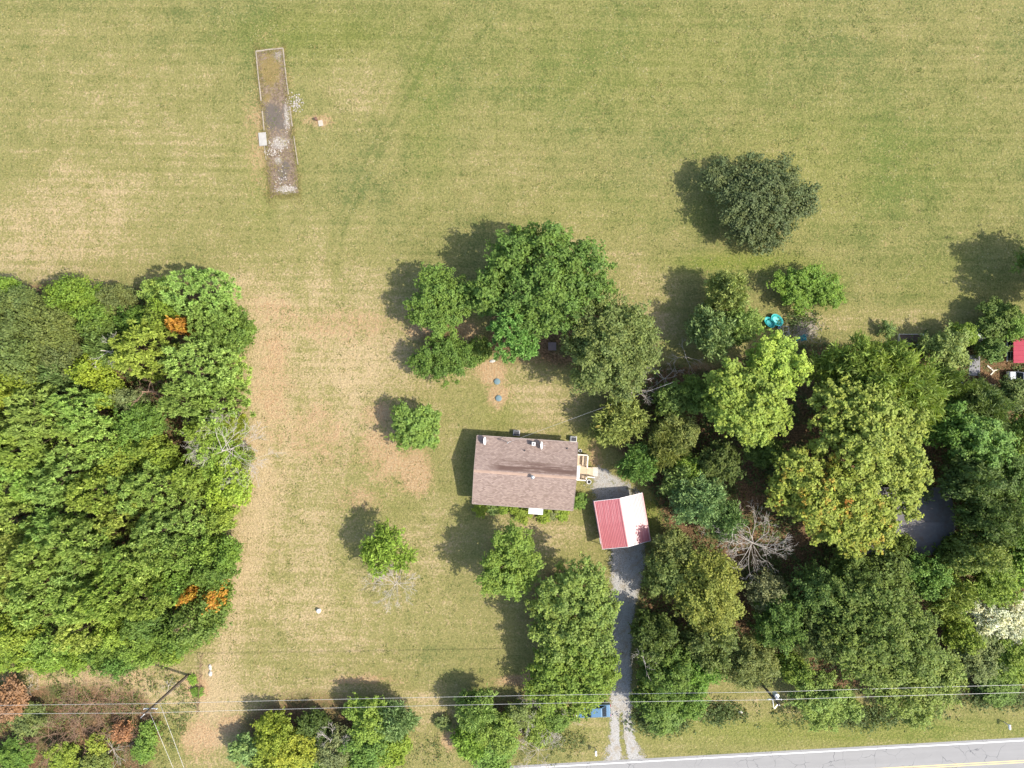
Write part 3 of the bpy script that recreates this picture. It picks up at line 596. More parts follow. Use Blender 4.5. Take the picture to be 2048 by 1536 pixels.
tree('maple', 1735, 870, 125, 15, 'pale', 'big pale yellow green maple in the middle of the yard', RG, seed=44, cap=40000,
     subs=[(1680, 810, 56, 10, 3.0), (1740, 820, 60, 11, 3.2), (1790, 850, 56, 10, 3.2), (1720, 880, 64, 11, 3.4), (1790, 910, 56, 9.5, 3.2), (1660, 870, 46, 9, 2.8), (1740, 930, 56, 9.5, 3.0), (1810, 950, 44, 8, 2.8), (1800, 1000, 40, 7, 2.4)])
tree('maple', 1660, 1005, 135, 14, (0.196, 0.238, 0.038), 'wide maple turning yellow and orange over the grey house roof', RG, autumn=.24, seed=45, cap=42000,
     subs=[(1590, 940, 50, 8.5, 2.8), (1640, 960, 56, 9.5, 3.0), (1570, 990, 44, 7.5, 2.6), (1630, 1010, 56, 9, 3.0), (1700, 990, 56, 9.5, 3.0), (1680, 1040, 56, 8.5, 2.8), (1740, 1020, 50, 8, 2.8), (1750, 1065, 40, 7.5, 2.4), (1700, 1070, 40, 7, 2.4), (1640, 1050, 40, 7, 2.4)])
right2 = [('broad', 1895, 700, 52, 6, (0.165, 0.195, 0.047), 'pale bushy tree between garden bed and grey trailer', .05), ('broad', 1926, 668, 26, 5, 'lime', 'bright small tree covering part of the grey trailer', 0), ('broad', 1995, 640, 46, 5, 'deep', 'dark green shrub like tree behind the grey trailer', 0), ('broad', 2030, 650, 36, 5, 'green', 'green bush overhanging the corner of the red roof', 0),
          ('feather', 1890, 770, 44, 7, (0.120, 0.170, 0.040), 'mid green feathery tree beside the thin pale cable', 0), ('broad', 1985, 700, 28, 4, 'blue', 'small blue green sapling between trailer and red roofed building', 0), ('broad', 1775, 656, 16, 2, 'blue', 'tiny blue green bush at the end of the garden bed', 0),
          ('broad', 2030, 790, 40, 6, 'olive', 'olive tree leaning over the white van', 0), ('feather', 1960, 820, 62, 8, (0.100, 0.140, 0.040), 'dull green feathery tree on the road side of the thin pale cable', 0), ('broad', 1900, 850, 60, 9, 'green', 'green tree wedged between the big pale maple and green maple', 0), ('maple', 1960, 885, 74, 11, (0.130, 0.205, 0.040), 'green maple with bright top behind the grey roofed house', 0), ('broad', 2010, 950, 66, 9, 'deep', 'deep green tree behind the green maple', 0),
          ('broad', 1940, 960, 58, 13, 'dark', 'dark tree shading the grey house roof', 0), ('broad', 1985, 1040, 66, 14, 'dark', 'dark tree at the far gable of the grey house', 0), ('broad', 2030, 1040, 62, 9, 'green', 'green tree beyond the dark gable tree', 0), ('broad', 2050, 870, 50, 8, 'bright', 'bright tree beyond the green maple', 0), ('broad', 2060, 1120, 60, 8, 'bright', 'bright tree behind the silvery white shrub', 0),
          ('broad', 1955, 1105, 52, 12, (0.175, 0.215, 0.050), 'yellowish tree beside the grey house', .05), ('broad', 1990, 1160, 62, 8, 'bright', 'bright leafy tree touching the silvery white shrub', 0), ('broad', 1905, 1100, 40, 6, 'deep', 'shaded small tree by the corner of the grey house', 0),
          ('broad', 1838, 985, 22, 4, 'grey', 'small grey green bush peeping out beside the pale maple', 0), ('fine', 1418, 1190, 92, 11, (0.138, 0.165, 0.037), 'broad olive tree between driveway and bleached dead tree', 0), ('fine', 1330, 1150, 52, 8, 'olive', 'olive tree leaning over the driveway by the carport', 0), ('fine', 1535, 1185, 48, 7, (0.130, 0.150, 0.059), 'dusty grey green tree between broad olive tree and star shaped dead tree', 0),
          ('fine', 1345, 1095, 40, 7, 'olive', 'olive tree throwing shade on the carport roof', 0), ('broad', 1310, 1280, 52, 9, 'dark', 'dark green tree on the driveway edge', 0), ('broad', 1335, 1340, 62, 9, 'deep', 'deep green tree along the lower driveway', 0), ('fine', 1425, 1290, 60, 9, 'olive', 'olive tree between the broad olive one and the wires', 0), ('fine', 1500, 1330, 62, 9, (0.140, 0.160, 0.043), 'dull olive tree over the transformer pole', 0),
          ('broad', 1400, 1340, 46, 7, 'green', 'green tree between driveway and transformer pole', 0), ('broad', 1300, 1395, 40, 6, 'deep', 'low dark tree at the driveway under the wires', 0), ('broad', 1375, 1395, 46, 6, 'green', 'low leafy tree under the wires near the driveway', 0), ('broad', 1330, 1430, 42, 4, (0.125, 0.185, 0.040), 'low roadside bush by the driveway mouth', 0),
          ('broad', 1585, 1335, 34, 7, 'bright', 'fresh bright green tree by the transformer pole', 0), ('broad', 1560, 1245, 62, 10, 'deep', 'deep green tree touching the dusty grey green one', 0), ('fine', 1630, 1190, 66, 10, 'deep', 'dark fine leaved tree between autumn maple and largest dark tree', 0), ('broad', 1700, 1160, 62, 9, 'deep', 'dark tree in front of the grey house', 0), ('broad', 1775, 1150, 56, 8, 'deep', 'shaded tree by the front wall of the grey roofed house', 0), ('broad', 1800, 1090, 0.5*60, 5, 'deep', 'low bush against the grey house front', 0),
          ('broad', 1630, 1270, 62, 10, 'dark', 'very dark tree in the thick of the yard', 0), ('broad', 1850, 1150, 52, 8, 'green', 'green tree off the corner of the grey roofed house', 0), ('cedar', 1900, 1190, 52, 8, (0.165, 0.215, 0.045), 'yellowish feathery tree beside the silvery white shrub', 0)]
for (k, u, v, rp, h, c, lb, au) in right2: tree(k, u, v, rp, h, c, lb, RG, autumn=au)
tree('broad', 1740, 1250, 150, 14, (0.104, 0.152, 0.036), 'largest dark green tree of the yard behind the overhead wires', RG, seed=46, cap=42000,
     subs=[(1700, 1200, 52, 8, 3.0), (1750, 1210, 56, 9, 3.2), (1690, 1260, 56, 8.5, 3.0), (1760, 1270, 60, 9.5, 3.2), (1820, 1240, 52, 8.5, 3.0), (1830, 1300, 52, 8.5, 3.0), (1720, 1320, 52, 7.5, 2.8)])
tree('broad', 1800, 1350, 110, 11, (0.140, 0.188, 0.050), 'broad green tree in front of the overhead wires', RG, seed=47, cap=34000,
     subs=[(1770, 1330, 52, 6.5, 2.6), (1830, 1330, 56, 7, 2.8), (1880, 1340, 44, 6.5, 2.6), (1800, 1380, 52, 5.5, 2.4), (1860, 1380, 46, 5.5, 2.4), (1830, 1415, 36, 4, 1.8)])
tree('broad', 1640, 1395, 70, 7, (0.150, 0.200, 0.043), 'lighter green tree reaching over the road verge', RG, seed=48, cap=18000, subs=[(1610, 1390, 40, 4.5, 1.9), (1655, 1385, 44, 4.8, 2.0), (1640, 1425, 36, 3.4, 1.5), (1690, 1410, 30, 3.6, 1.5)])
tree('broad', 2000, 1245, 62, 6, 'silver', 'silvery white flowering shrub behind the small pale mailbox', RG, seed=49, cap=18000, subs=[(1990, 1235, 40, 3.6, 1.8), (2030, 1230, 44, 3.8, 1.9), (1960, 1250, 26, 3, 1.4), (2020, 1265, 34, 3, 1.5), (1945, 1215, 22, 2.6, 1.2)], name='flowering_shrub', cat='shrub')
tree('broad', 1960, 1310, 60, 6, 'olive', 'olive bush on the road side of the silvery white shrub', RG); tree('broad', 2030, 1320, 62, 6, 'bright', 'bright bush under the wires near the small pale mailbox', RG); tree('broad', 1920, 1270, 36, 6, 'lime', 'lime green bush between largest dark tree and silvery white shrub', RG)
tree('broad', 2000, 1375, 44, 3, 'deep', 'low weedy bush under the wires by the road verge', RG); tree('broad', 2140, 552, 100, 11, 'deep', 'tree just past the red roofed building casting shade on the field', RG)
bare(1518, 1092, 62, 10, 'bleached dead tree with star of bare limbs in front of the autumn maple', 51, lev=5, nmain=13, rb=.10, up=.6)
bare(1470, 1060, 44, 12, 'leaning bare trunk with curved side limbs beside the star shaped dead tree', 52, lev=4, nmain=6, rb=.11, up=.4)
bare(1268, 782, 40, 5, 'tangle of bare grey branches at the foot of the grey olive tree', 53, lev=4, nmain=8, rb=.08, up=.2); bare(1330, 755, 42, 4, 'fallen grey branches on dark soil between grey olive tree and dark leafy tree', 54, lev=4, nmain=7, rb=.07, up=.1)
bare(1375, 715, 36, 2.5, 'pale dead limb lying at the field edge', 55, lev=3, nmain=4, rb=.07, up=.05); bare(1345, 870, 38, 6, 'dark bare crooked stems over orange leaf litter', 56, lev=3, nmain=6, rb=.09, mat=DEADB)
bare(1300, 1340, 30, 18, 'few bleached twigs poking from the dark driveway tree', 57, lev=3, nmain=5, rb=.05)
# ---------------------------------------------------------------- roadside thickets
SG = 'roadside bushes under the wires'
for (k, u, v, rp, h, c, lb, au) in [
    ('maple', 492, 1500, 34, 4, (0.130, 0.205, 0.061), 'pale large leaved bush at the end of the roadside thicket', 0), ('broad', 550, 1468, 46, 6, 'yellow', 'yellow green bush in the thicket nearest the scrub', 0), ('broad', 590, 1505, 48, 6, (0.215, 0.250, 0.040), 'taller yellow green bush at the thicket nearest the scrub edge', 0), ('broad', 545, 1530, 52, 5, 'yellow', 'spreading yellow green bush near the road', 0),
    ('fine', 668, 1505, 46, 5, 'grey', 'greyish bush in the middle of the roadside thicket', 0), ('broad', 740, 1440, 54, 6, 'bright', 'bright green bush in the middle thicket', 0), ('cedar', 790, 1440, 44, 6, (0.135, 0.190, 0.054), 'grey green bush rounding off the middle thicket', 0), ('broad', 730, 1498, 52, 5, 'green', 'mid green bush of the middle thicket', 0), ('broad', 780, 1500, 40, 4, 'yellow', 'low yellow bush of the middle thicket', 0), ('broad', 690, 1545, 52, 4, 'lime', 'lime bush on the road side of the thicket', 0),
    ('broad', 625, 1455, 36, 4, 'dark', 'dark shaded bush between the two thickets', 0), ('broad', 610, 1560, 46, 4, 'green', 'green bush at the foot of the thicket nearest the scrub', 0),
    ('cedar', 952, 1420, 46, 6, (0.130, 0.205, 0.050), 'fresh green bush at the corner of the thicket with dead stems', 0), ('broad', 995, 1462, 50, 5, 'bright', 'bright spreading bush of the thicket with dead stems', 0), ('cedar', 945, 1480, 44, 4, 'bright', 'feathery bright bush beside the small lone shrub', 0), ('broad', 1040, 1430, 34, 4, 'olive', 'olive bush among dead stems', 0), ('broad', 985, 1510, 48, 3.5, 'green', 'low green bush near the road edge', 0), ('broad', 1075, 1460, 34, 3, 'lime', 'lime bush between dead grey stems', 0), ('broad', 1110, 1440, 30, 3, 'green', 'small green bush behind the white mailbox', 0),
    ('broad', 885, 1448, 13, 1.2, 'olive', 'small lone shrub on the verge near the thicket with dead stems', 0), ('broad', 55, 1440, 36, 3, 'olive', 'green bush in the scrub under the wires', 0), ('broad', 20, 1400, 40, 4, 'rust', 'brown leaved bush in the scrub', 0), ('broad', 30, 1512, 44, 3, 'green', 'light green bush on the road side of the brown scrub', 0), ('broad', 125, 1518, 36, 3, 'lime', 'lime green bush of the brown scrub', 0), ('broad', 196, 1490, 20, 2.5, 'yellow', 'yellowish bush among brown dead brush', 0), ('broad', 288, 1500, 28, 2.5, 'green', 'green bush beside the fallen dead stems', 0), ('broad', 245, 1462, 20, 2.5, 'rust', 'dark bush in the shade by the utility pole', 0), ('broad', 300, 1465, 20, 2, 'bright', 'little bright bush under the utility pole wires', 0), ('broad', 190, 1535, 34, 2.5, 'olive', 'green bush on the outer scrub edge by the road', 0), ('broad', 385, 1360, 9, .7, 'bright', 'low weed tuft by the utility pole foot', 0), ('broad', 394, 1385, 10, .7, 'green', 'slightly larger weed tuft near the utility pole foot', 0)]:
    tree(k, u, v, rp, h, c, lb, SG, autumn=au, name='bush', cat='bush')
bare(180, 1410, 62, 2.6, 'large mound of brown dead brush under the wires', 61, 'brush', 'dead_brush', 5, 10, .05, DEADB, .4); bare(150, 1450, 52, 2.6, 'grey brown dead brush mound beside the green scrub bush', 62, 'brush', 'dead_brush', 5, 9, .05, DEADB, .4); bare(262, 1425, 44, 2, 'dark dead brush in shade near the utility pole', 63, 'brush', 'dead_brush', 4, 9, .05, DEADB, .4)
bare(95, 1475, 46, 2.4, 'reddish brown dead brush between olive and lime scrub bushes', 71, 'brush', 'dead_brush', 5, 9, .05, DEADB, .4); bare(250, 1480, 34, 2, 'reddish dead brush beside the little bright bush', 72, 'brush', 'dead_brush', 5, 8, .05, DEADB, .4)
bare(222, 1502, 40, 1.6, 'fallen grey stems fanned out on bare soil', 64, 'brush', 'dead_brush', 3, 8, .06, DEAD, .15); bare(60, 1372, 26, 1, 'small heap of dry sticks at the wood edge', 65, 'brush', 'stick_heap', 3, 7, .04, DEAD, .15); bare(338, 1372, 18, .8, 'grey cut sticks near the utility pole', 66, 'brush', 'stick_heap', 3, 6, .04, DEAD, .15)
bare(1085, 1440, 56, 3.4, 'grey leafless thicket with fine upright twigs', 67, 'brush', 'dead_bush', 5, 10, .05, DEAD, .5); bare(1075, 1505, 46, 2.4, 'dead grey stems bent towards the road edge', 68, 'brush', 'dead_bush', 5, 9, .045, DEAD, .4); bare(655, 1490, 30, 9, 'bleached twigs inside the greyish roadside bush', 69, 'brush', 'dead_bush', 4, 6, .04, DEAD, .5)
bare(1030, 1362, 12, .8, 'small reddish dead branch on bare ground', 70, 'brush', 'dead_branch', 3, 5, .03, DEADB, .2)
# shrubs along the house front
HG = 'clipped shrubs along the house front'
for (u, v, rp, h, c, lb) in [(962, 1012, 13, 1.2, 'yellow', 'clipped yellow green shrub at the house front corner away from the carport'), (985, 1014, 11, .9, 'blue', 'bluish loose shrub second along the house front'), (1008, 1015, 9, 1.0, 'bright', 'narrow green shrub third along the house front'), (1030, 1016, 9, 1.1, 'yellow', 'small round shrub beside the largest ball shrub'), (1048, 1028, 13, 1.3, 'yellow', 'largest ball shaped yellow green shrub touching the entry awning'),
                             (1091, 1030, 11, 1.1, 'lime', 'round lime shrub on the carport side of the entry awning'), (1105, 1027, 10, .9, 'grey', 'greyish loose shrub between two yellow green ones'), (1124, 1026, 11, .9, 'lime', 'wide low shrub at the house front end toward the carport'), (1157, 1000, 12, 1.2, 'green', 'dark leafy shrub at the house corner facing the carport')]:
    tree('shrub', u, v+2.5, rp*1.18, h, c, lb, HG, cat='shrub', jit=.05)
# low undergrowth: weeds, vines and saplings nobody could count
def undergrowth(name, label, polys, n, seed, zmax, L, cols, blobs=()):
    r = np.random.default_rng(seed); PS = []
    while n and sum(map(len, PS)) < n:
        poly = polys[r.integers(len(polys))]; a = np.array(poly); q = r.uniform(a.min(0), a.max(0), (4000, 2))
        q = q[inpoly(q[:, 0], q[:, 1], poly)][:max(50, n//4)]
        f = np.sin(q[:, 0]*.05+seed)+np.sin(q[:, 1]*.061+q[:, 0]*.021)+np.sin(q[:, 0]*.13-q[:, 1]*.11)
        PS.append(q[f > r.uniform(-1.6, 1.2, len(q))])
    for (u, v, ru, rv, m) in blobs:
        PS.append(np.stack([r.normal(u, ru*.5, m), r.normal(v, rv*.5, m)], 1))
    q = np.concatenate(PS); per = 7; m = len(q)*per
    pos = np.zeros((m, 3)); qq = np.repeat(q, per, 0)
    pos[:, 0] = (qq[:, 0]-1024)/PXM+r.normal(0, .22, m); pos[:, 1] = (768-qq[:, 1])/PXM+r.normal(0, .22, m); pos[:, 2] = .06+np.repeat(r.random(len(q))**2*zmax, per)*r.uniform(.3, 1, m)
    ln = unit(r.normal(size=(m, 3))*.6+np.array([0, 0, 1])); tt = unit(np.cross(ln, r.normal(size=(m, 3)))); s = r.uniform(.6, 1.3, m)
    Vq, Fq = quads(pos, tt, np.cross(ln, tt), L*s, L*.6*s); TRI[0] += 2*m
    me = np_mesh(name, Vq, Fq, fattr={'v': np.clip(r.normal(.5, .3, m), 0, 1), 'a': np.repeat(r.random(len(q)), per)})
    o = link(name, me, LEAF); o.color = (*cols, .06 if zmax > .3 else 0); tag(o, label, 'undergrowth', kind='stuff')
FW = [(-60, 585), (300, 580), (420, 565), (475, 640), (480, 900), (450, 1100), (420, 1280), (-60, 1320)]
undergrowth('undergrowth', 'low green weeds and saplings on the floor of the pine wood', [FW], 5500, 5, 1.6, .3, (0.100, 0.145, 0.038))
undergrowth('weeds', 'low weeds and vines under the trees of the overgrown yard', [RIGHTWOOD[:7]+[(2080, 640), (2080, 1400)]+RIGHTWOOD[10:]], 7000, 6, 1.3, .28, (0.095, 0.135, 0.042),
            blobs=[(1320, 1440, 60, 24, 500), (1440, 1425, 50, 20, 250), (1720, 1430, 140, 22, 700), (1990, 1390, 70, 24, 500), (1600, 640, 40, 20, 120), (1860, 690, 60, 16, 250)])
undergrowth('scrub_weeds', 'patchy weeds on the bare scrub strip under the wires', [[(-60, 1330), (330, 1330), (400, 1400), (330, 1536), (-60, 1600)]], 1500, 8, .5, .22, (0.130, 0.160, 0.050), blobs=[(1120, 1480, 60, 30, 200), (860, 1500, 60, 30, 60)])
undergrowth('grass_tufts', 'tufts of dry grass creeping over the ruined foundation edges', [[(0, 0), (1, 0), (1, 1)]], 0, 9, .10, .13, (.205, .185, .070),
            blobs=[(512+17*k/9, 103+160*k/9, 5, 22, 26) for k in range(10)]+[(566+32*k/13, 97+289*k/13, 5, 26, 26) for k in range(14)]+[(530+11*k/5, 262+130*k/5, 6, 30, 34) for k in range(6)]+[(540+10*k, 390, 12, 5, 22) for k in range(6)]+[(520+8*k, 102, 8, 4, 12) for k in range(6)]+[(541, 150, 26, 60, 120), (560, 330, 24, 70, 110)])
LAWN = [(0, 0), (2048, 0), (2048, 600), (1500, 620), (1320, 640), (1240, 500), (1000, 450), (800, 560), (790, 720), (960, 840), (930, 1010), (900, 1370), (430, 1370), (520, 900), (520, 560), (0, 560)]
undergrowth('lawn_weeds', 'scattered low green weeds growing in the mown grass', [LAWN], 2600, 10, .07, .15, (.098, .135, .034))
undergrowth('straw_tufts', 'scattered pale dead grass tufts left in the mown grass', [LAWN], 2200, 12, .06, .13, (.330, .275, .135))
print('leaf triangles', TRI[0])
# ================================================================== MATERIALS FOR BUILT THINGS
def shingle_mat():
    t = NT('brown_shingles'); v = t.co
    br = t.node('ShaderNodeTexBrick'); t.ln(v, br.inputs['Vector']); br.inputs['Scale'].default_value = 1.0
    br.inputs['Brick Width'].default_value = .31; br.inputs['Row Height'].default_value = .145; br.inputs['Mortar Size'].default_value = .008; br.inputs['Bias'].default_value = 0
    br.inputs['Color1'].default_value = (0.215, 0.155, 0.126, 1); br.inputs['Color2'].default_value = (0.385, 0.295, 0.245, 1); br.inputs['Mortar'].default_value = (0.15, 0.10, 0.08, 1)
    n = t.noise(.7, 5, .6); f = t.noise(3.6, 4, .75); st = t.noise(1.0, 5, .65, t.map(v, (.16, 2.2, 1)))
    c = t.mix(t.math('MULTIPLY', n, .45), br.outputs[0], (0.30, 0.226, 0.188)); c = t.mix(t.ramp(f, .45, .8, 0, .4), c, (0.39, 0.305, 0.25))
    # weathered dark streaks along the upper part of the north slope
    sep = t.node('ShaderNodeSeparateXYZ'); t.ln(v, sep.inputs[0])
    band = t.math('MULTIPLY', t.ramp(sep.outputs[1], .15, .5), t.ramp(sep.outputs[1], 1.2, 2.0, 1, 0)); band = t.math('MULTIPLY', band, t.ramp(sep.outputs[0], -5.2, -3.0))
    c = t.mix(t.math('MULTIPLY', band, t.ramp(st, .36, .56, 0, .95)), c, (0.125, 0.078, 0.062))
    t.bump(t.math('ADD', br.outputs['Fac'], f), .015)
    return t.fin(c, .95, .15)
SHINGLE = shingle_mat()
EDGE = simple('brown_drip_edge', (0.30, 0.235, 0.20), .6, .3, var=.15); TRIM = simple('white_trim', (0.72, 0.70, 0.66), .6, .3, var=.1, dirt=(0.5, 0.46, 0.4)); SIDING = None
def siding(col, name):
    t = NT(name); sep = t.node('ShaderNodeSeparateXYZ'); t.ln(t.co, sep.inputs[0])
    s = t.math('FRACT', t.math('MULTIPLY', sep.outputs[2], 6.2)); n = t.noise(1.3, 4)
    t.bump(s, .02); return t.fin(t.mix(t.math('MULTIPLY', n, .35), col, tuple(c*.75 for c in col)), .6)
SIDING = siding((0.66, 0.64, 0.58), 'cream_siding'); SIDING2 = siding((0.42, 0.38, 0.30), 'tan_siding')
GLASS = simple('window_glass', (0.03, 0.04, 0.05), .08, .6, var=.1); DOORM = simple('door_paint', (0.45, 0.42, 0.38), .5)
WOOD = simple('weathered_pine_boards', (0.52, 0.40, 0.27), .85, .2, var=.25, scale=2.5, bump=.005); WOODL = simple('pale_rail_wood', (0.66, 0.60, 0.50), .85, .2, var=.2, scale=3)
METALW = simple('white_metal', (0.80, 0.80, 0.78), .45, .4, var=.06); GREYM = simple('grey_metal', (0.42, 0.43, 0.44), .45, .5, .3, var=.15); DARKM = simple('dark_metal', (0.05, 0.05, 0.055), .5, .4); GALV = simple('galvanised_steel', (0.55, 0.56, 0.57), .4, .5, .7, var=.12)
CONC = simple('concrete', (0.42, 0.375, 0.31), .95, .15, var=.25, scale=2, bump=.01, dirt=(0.33, 0.27, 0.19)); POLEW = simple('creosote_pole', (0.13, 0.10, 0.075), .9, .15, var=.35, scale=5)
BLACK = simple('black_rubber', (0.025, 0.025, 0.025), .8, .2)
# ================================================================== HOUSE
HZ = 2.75; HC = P(1050, 946, HZ); HL, HW, HR = 13.07, 8.80, 1.55
house = empty('house', (HC.x, HC.y, 0), R(-4)); tag(house, 'single storey house with brown shingle gable roof and side deck', 'house')
def slab_roof(b, sgn, L, half, z0, rise, th=.05, courses=30, lip=.012):
    "stepped shingle courses from eave to ridge on one side"
    sl = math.hypot(half, rise)
    for k in range(courses):
        a0, a1 = k/courses, min(1.0, (k+1.25)/courses)
        y0, y1 = sgn*half*(1-a0), sgn*half*(1-a1); za, zb = z0+rise*a0+lip, z0+rise*a1
        x = L/2; vs = [(-x, y0, za), (x, y0, za), (x, y1, zb), (-x, y1, zb), (-x, y0, za-lip-.004), (x, y0, za-lip-.004)]
        f = [(0, 1, 2, 3), (4, 5, 1, 0)]
        if sgn > 0: f = [q[::-1] for q in f]
        b.add(vs, f)
for sg in (1, -1):
    b = MB(); slab_roof(b, sg, HL, HW/2, HZ, HR); x = HL/2-.01
    b.add([(-x, sg*HW/2*.998, HZ-.07), (x, sg*HW/2*.998, HZ-.07), (x, 0, HZ+HR-.08), (-x, 0, HZ+HR-.08), (-x, sg*HW/2*.998, HZ), (x, sg*HW/2*.998, HZ), (x, 0, HZ+HR-.01), (-x, 0, HZ+HR-.01)], [(0, 1, 2, 3), (0, 4, 5, 1), (1, 5, 6, 2), (3, 7, 4, 0)])
    b.build('roof_slope', SHINGLE, house)
b = MB()
for k in range(44):
    x = -HL/2+HL*(k+.5)/44; w = HL/44*1.12
    for sg in (1, -1): b.add([(x-w/2, 0, HZ+HR+.035), (x+w/2, 0, HZ+HR+.026), (x+w/2, sg*.17, HZ+HR-.034), (x-w/2, sg*.17, HZ+HR-.025)], [(0, 1, 2, 3) if sg < 0 else (3, 2, 1, 0)])
tag(b.build('ridge_cap', simple('ridge_shingles', (0.37, 0.26, 0.195), .95, .1, var=.25, scale=2), house), kind='stuff')
wy = HW/2-.42; wx = HL/2-.32; b = MB()
for sg in (1, -1):
    b.box((0, sg*wy, 1.42), (2*wx, .14, 2.56)); zt = 2.70
    b.add([(sg*wx, -wy, .14), (sg*wx, wy, .14), (sg*wx, wy, zt+.10), (sg*wx, 0, zt+.10+wy*HR/(HW/2)-.05), (sg*wx, -wy, zt+.10)], [(0, 1, 2, 3, 4) if sg > 0 else (4, 3, 2, 1, 0)])
b.build('wall', SIDING, house); MB().box((0, 0, .08), (2*wx+.1, 2*wy+.2, .36)).build('foundation', CONC, house)
for sg in (1, -1):
    MB().box((0, sg*(HW/2+.035), HZ-.03), (HL, .09, .10)).build('gutter', EDGE, house)
    for s2 in (1, -1):
        m = Matrix.Rotation(-s2*math.atan2(HR, HW/2), 4, 'X')
        MB().box((sg*(HL/2+.025), s2*HW/4, HZ+HR/2-.03), (.05, math.hypot(HW/2, HR), .13), M=m).build('rake_board', EDGE, house)
def window(par, x, y, z, w, h, ang, name='window'):
    e = MB().box((0, 0, 0), (w, .04, h)).build(name, GLASS, par, (x, y, z), (0, 0, ang)); f = MB()
    for s in (-1, 1): f.box((s*(w/2+.03), -.02, 0), (.07, .06, h+.12)); f.box((0, -.02, s*(h/2+.03)), (w-.01, .06, .07))
    f.box((0, -.025, 0), (w-.02, .03, .035)); f.build('frame', TRIM, e); MB().box((0, -.05, -h/2-.09), (w+.2, .12, .045)).build('sill', TRIM, e)
    return e
for x, w in ((-4.9, 1.2), (-2.6, 1.2), (3.4, 1.5), (5.2, .9)): window(house, x, -wy-.08, 1.55, w, 1.15, 0)
for x, w in ((-4.6, 1.2), (-1.0, .8), (2.2, 1.2)): window(house, x, wy+.08, 1.6, w, 1.1, math.pi)
for y in (-2, 2): window(house, -wx-.08, y, 1.55, 1.1, 1.15, -math.pi/2)
window(house, wx+.08, -2.4, 1.55, 1.1, 1.15, math.pi/2)
for nm, x, y, a in (('door', 1.5, -wy-.1, 0), ('door', wx+.1, .3, math.pi/2)):
    d = MB().box((0, 0, 0), (.92, .06, 2.05)).build('door', DOORM, house, (x, y, 1.3), (0, 0, a)); MB().lathe([(.03, -.03), (.035, .0), (.02, .03)], 8, (.36, -.06, -.05)).build('handle', GALV, d)
# roof fittings
def on_roof(u, v, h=HZ+.8):
    p = house.matrix_basis.inverted() @ P(u, v, h); z = HZ+HR*(1-abs(p.y)/(HW/2)); p = house.matrix_basis.inverted() @ P(u, v, z); return Vector((p.x, p.y, HZ+HR*(1-abs(p.y)/(HW/2))))
for u, v in ((1049, 901), (1134, 897)):
    p = on_roof(u, v); MB().tube([p-Vector((0, 0, .1)), p+Vector((0, 0, .38))], .05, 8).lathe([(.14, -.02), (.07, .08)], 8, p).build('vent_pipe', DARKM, house)
p = on_roof(1067, 887); ch = MB().box(p+Vector((0, 0, .32)), (.46, .46, .95)).build('chimney', simple('white_chimney', (.72, .70, .66), .8), house); MB().lathe([(.09, 0), (.09, .14)], 10, p+Vector((.02, 0, .79))).build('flue', BLACK, ch)
p = on_roof(1065, 953); tv = MB().tube([p-Vector((0, 0, .1)), p+Vector((0, 0, .45))], .10, 8).build('roof_vent', GALV, house); MB().lathe([(.1, 0), (.24, .08), (.27, .2), (.16, .34), (.03, .38)], 10, p+Vector((0, 0, .42))).build('vent_cap', GALV, tv)
# awnings
aw = MB(); p0 = house.matrix_basis.inverted() @ P(1072, 1018, 2.6)
for k in range(9):
    x = p0.x-.93+k*.2067+.1; aw.box((x, -HW/2-.36, 2.50+(.008 if k % 2 else 0)), (.2, 1.05, .05), M=Matrix.Rotation(.12, 4, 'X'))
a = aw.build('entry_awning', METALW, house)
for s in (-1, 1): MB().tube([(p0.x+s*.82, -HW/2-.8, 0), (p0.x+s*.82, -HW/2-.8, 2.42)], .04, 6).build('awning_post', METALW, a)
MB().box((p0.x, -HW/2-.4, .15), (1.7, 1.5, .3)).build('entry_step', CONC, house)
aw = MB(); q0 = house.matrix_basis.inverted() @ P(1156, 946, 2.5)
for k in range(9): aw.box((HL/2+.24, q0.y-.82+k*.205, 2.46+(.008 if k % 2 else 0)), (.62, .2, .05), M=Matrix.Rotation(.13, 4, 'Y'))
aw.build('door_awning', METALW, house)
# deck: boards, rails, steps
deck = empty('wooden_deck', house.matrix_basis @ Vector((HL/2, 0, 0)), R(-4)); tag(deck, 'pale wooden side deck with rails and steps against the brown roofed house', 'deck')
D0 = deck.matrix_basis.inverted(); dA = D0 @ P(1153, 907, .6); dB = D0 @ P(1172, 960, .6); dz = .6
x0, x1, y1, y0 = -.28, dB.x, dA.y, dB.y
b = MB(); n = int((y1-y0)/.15)
for k in range(n): b.box(((x0+x1)/2, y0+(k+.5)*(y1-y0)/n, dz), (x1-x0, (y1-y0)/n-.012, .035))
tag(b.build('deck_boards', WOOD, deck), kind='stuff')
sA = D0 @ P(1172, 934, .5); sB = D0 @ P(1190, 952, .3); b = MB(); yy0, yy1 = sB.y, sA.y
b.box(((x1+sB.x-.35)/2+.02, (yy0+yy1)/2, dz-.05), (sB.x-.35-x1+.0, yy1-yy0, .04)); b.build('landing', WOOD, deck)
for k in range(3): MB().box((sB.x-.32+.28*k, (yy0+yy1)/2, .42-.16*k), (.30, yy1-yy0, .04)).build('step', simple('grey_step_wood', (.50, .46, .40), .9) if k == 0 else bpy.data.materials['grey_step_wood'], deck)
for s in (yy0, yy1): MB().prism([(sB.x-.45, .5), (sB.x+.42, .02), (sB.x+.3, .0), (sB.x-.45, .35)], s-.02, s+.02).build('stringer', WOODL, deck)
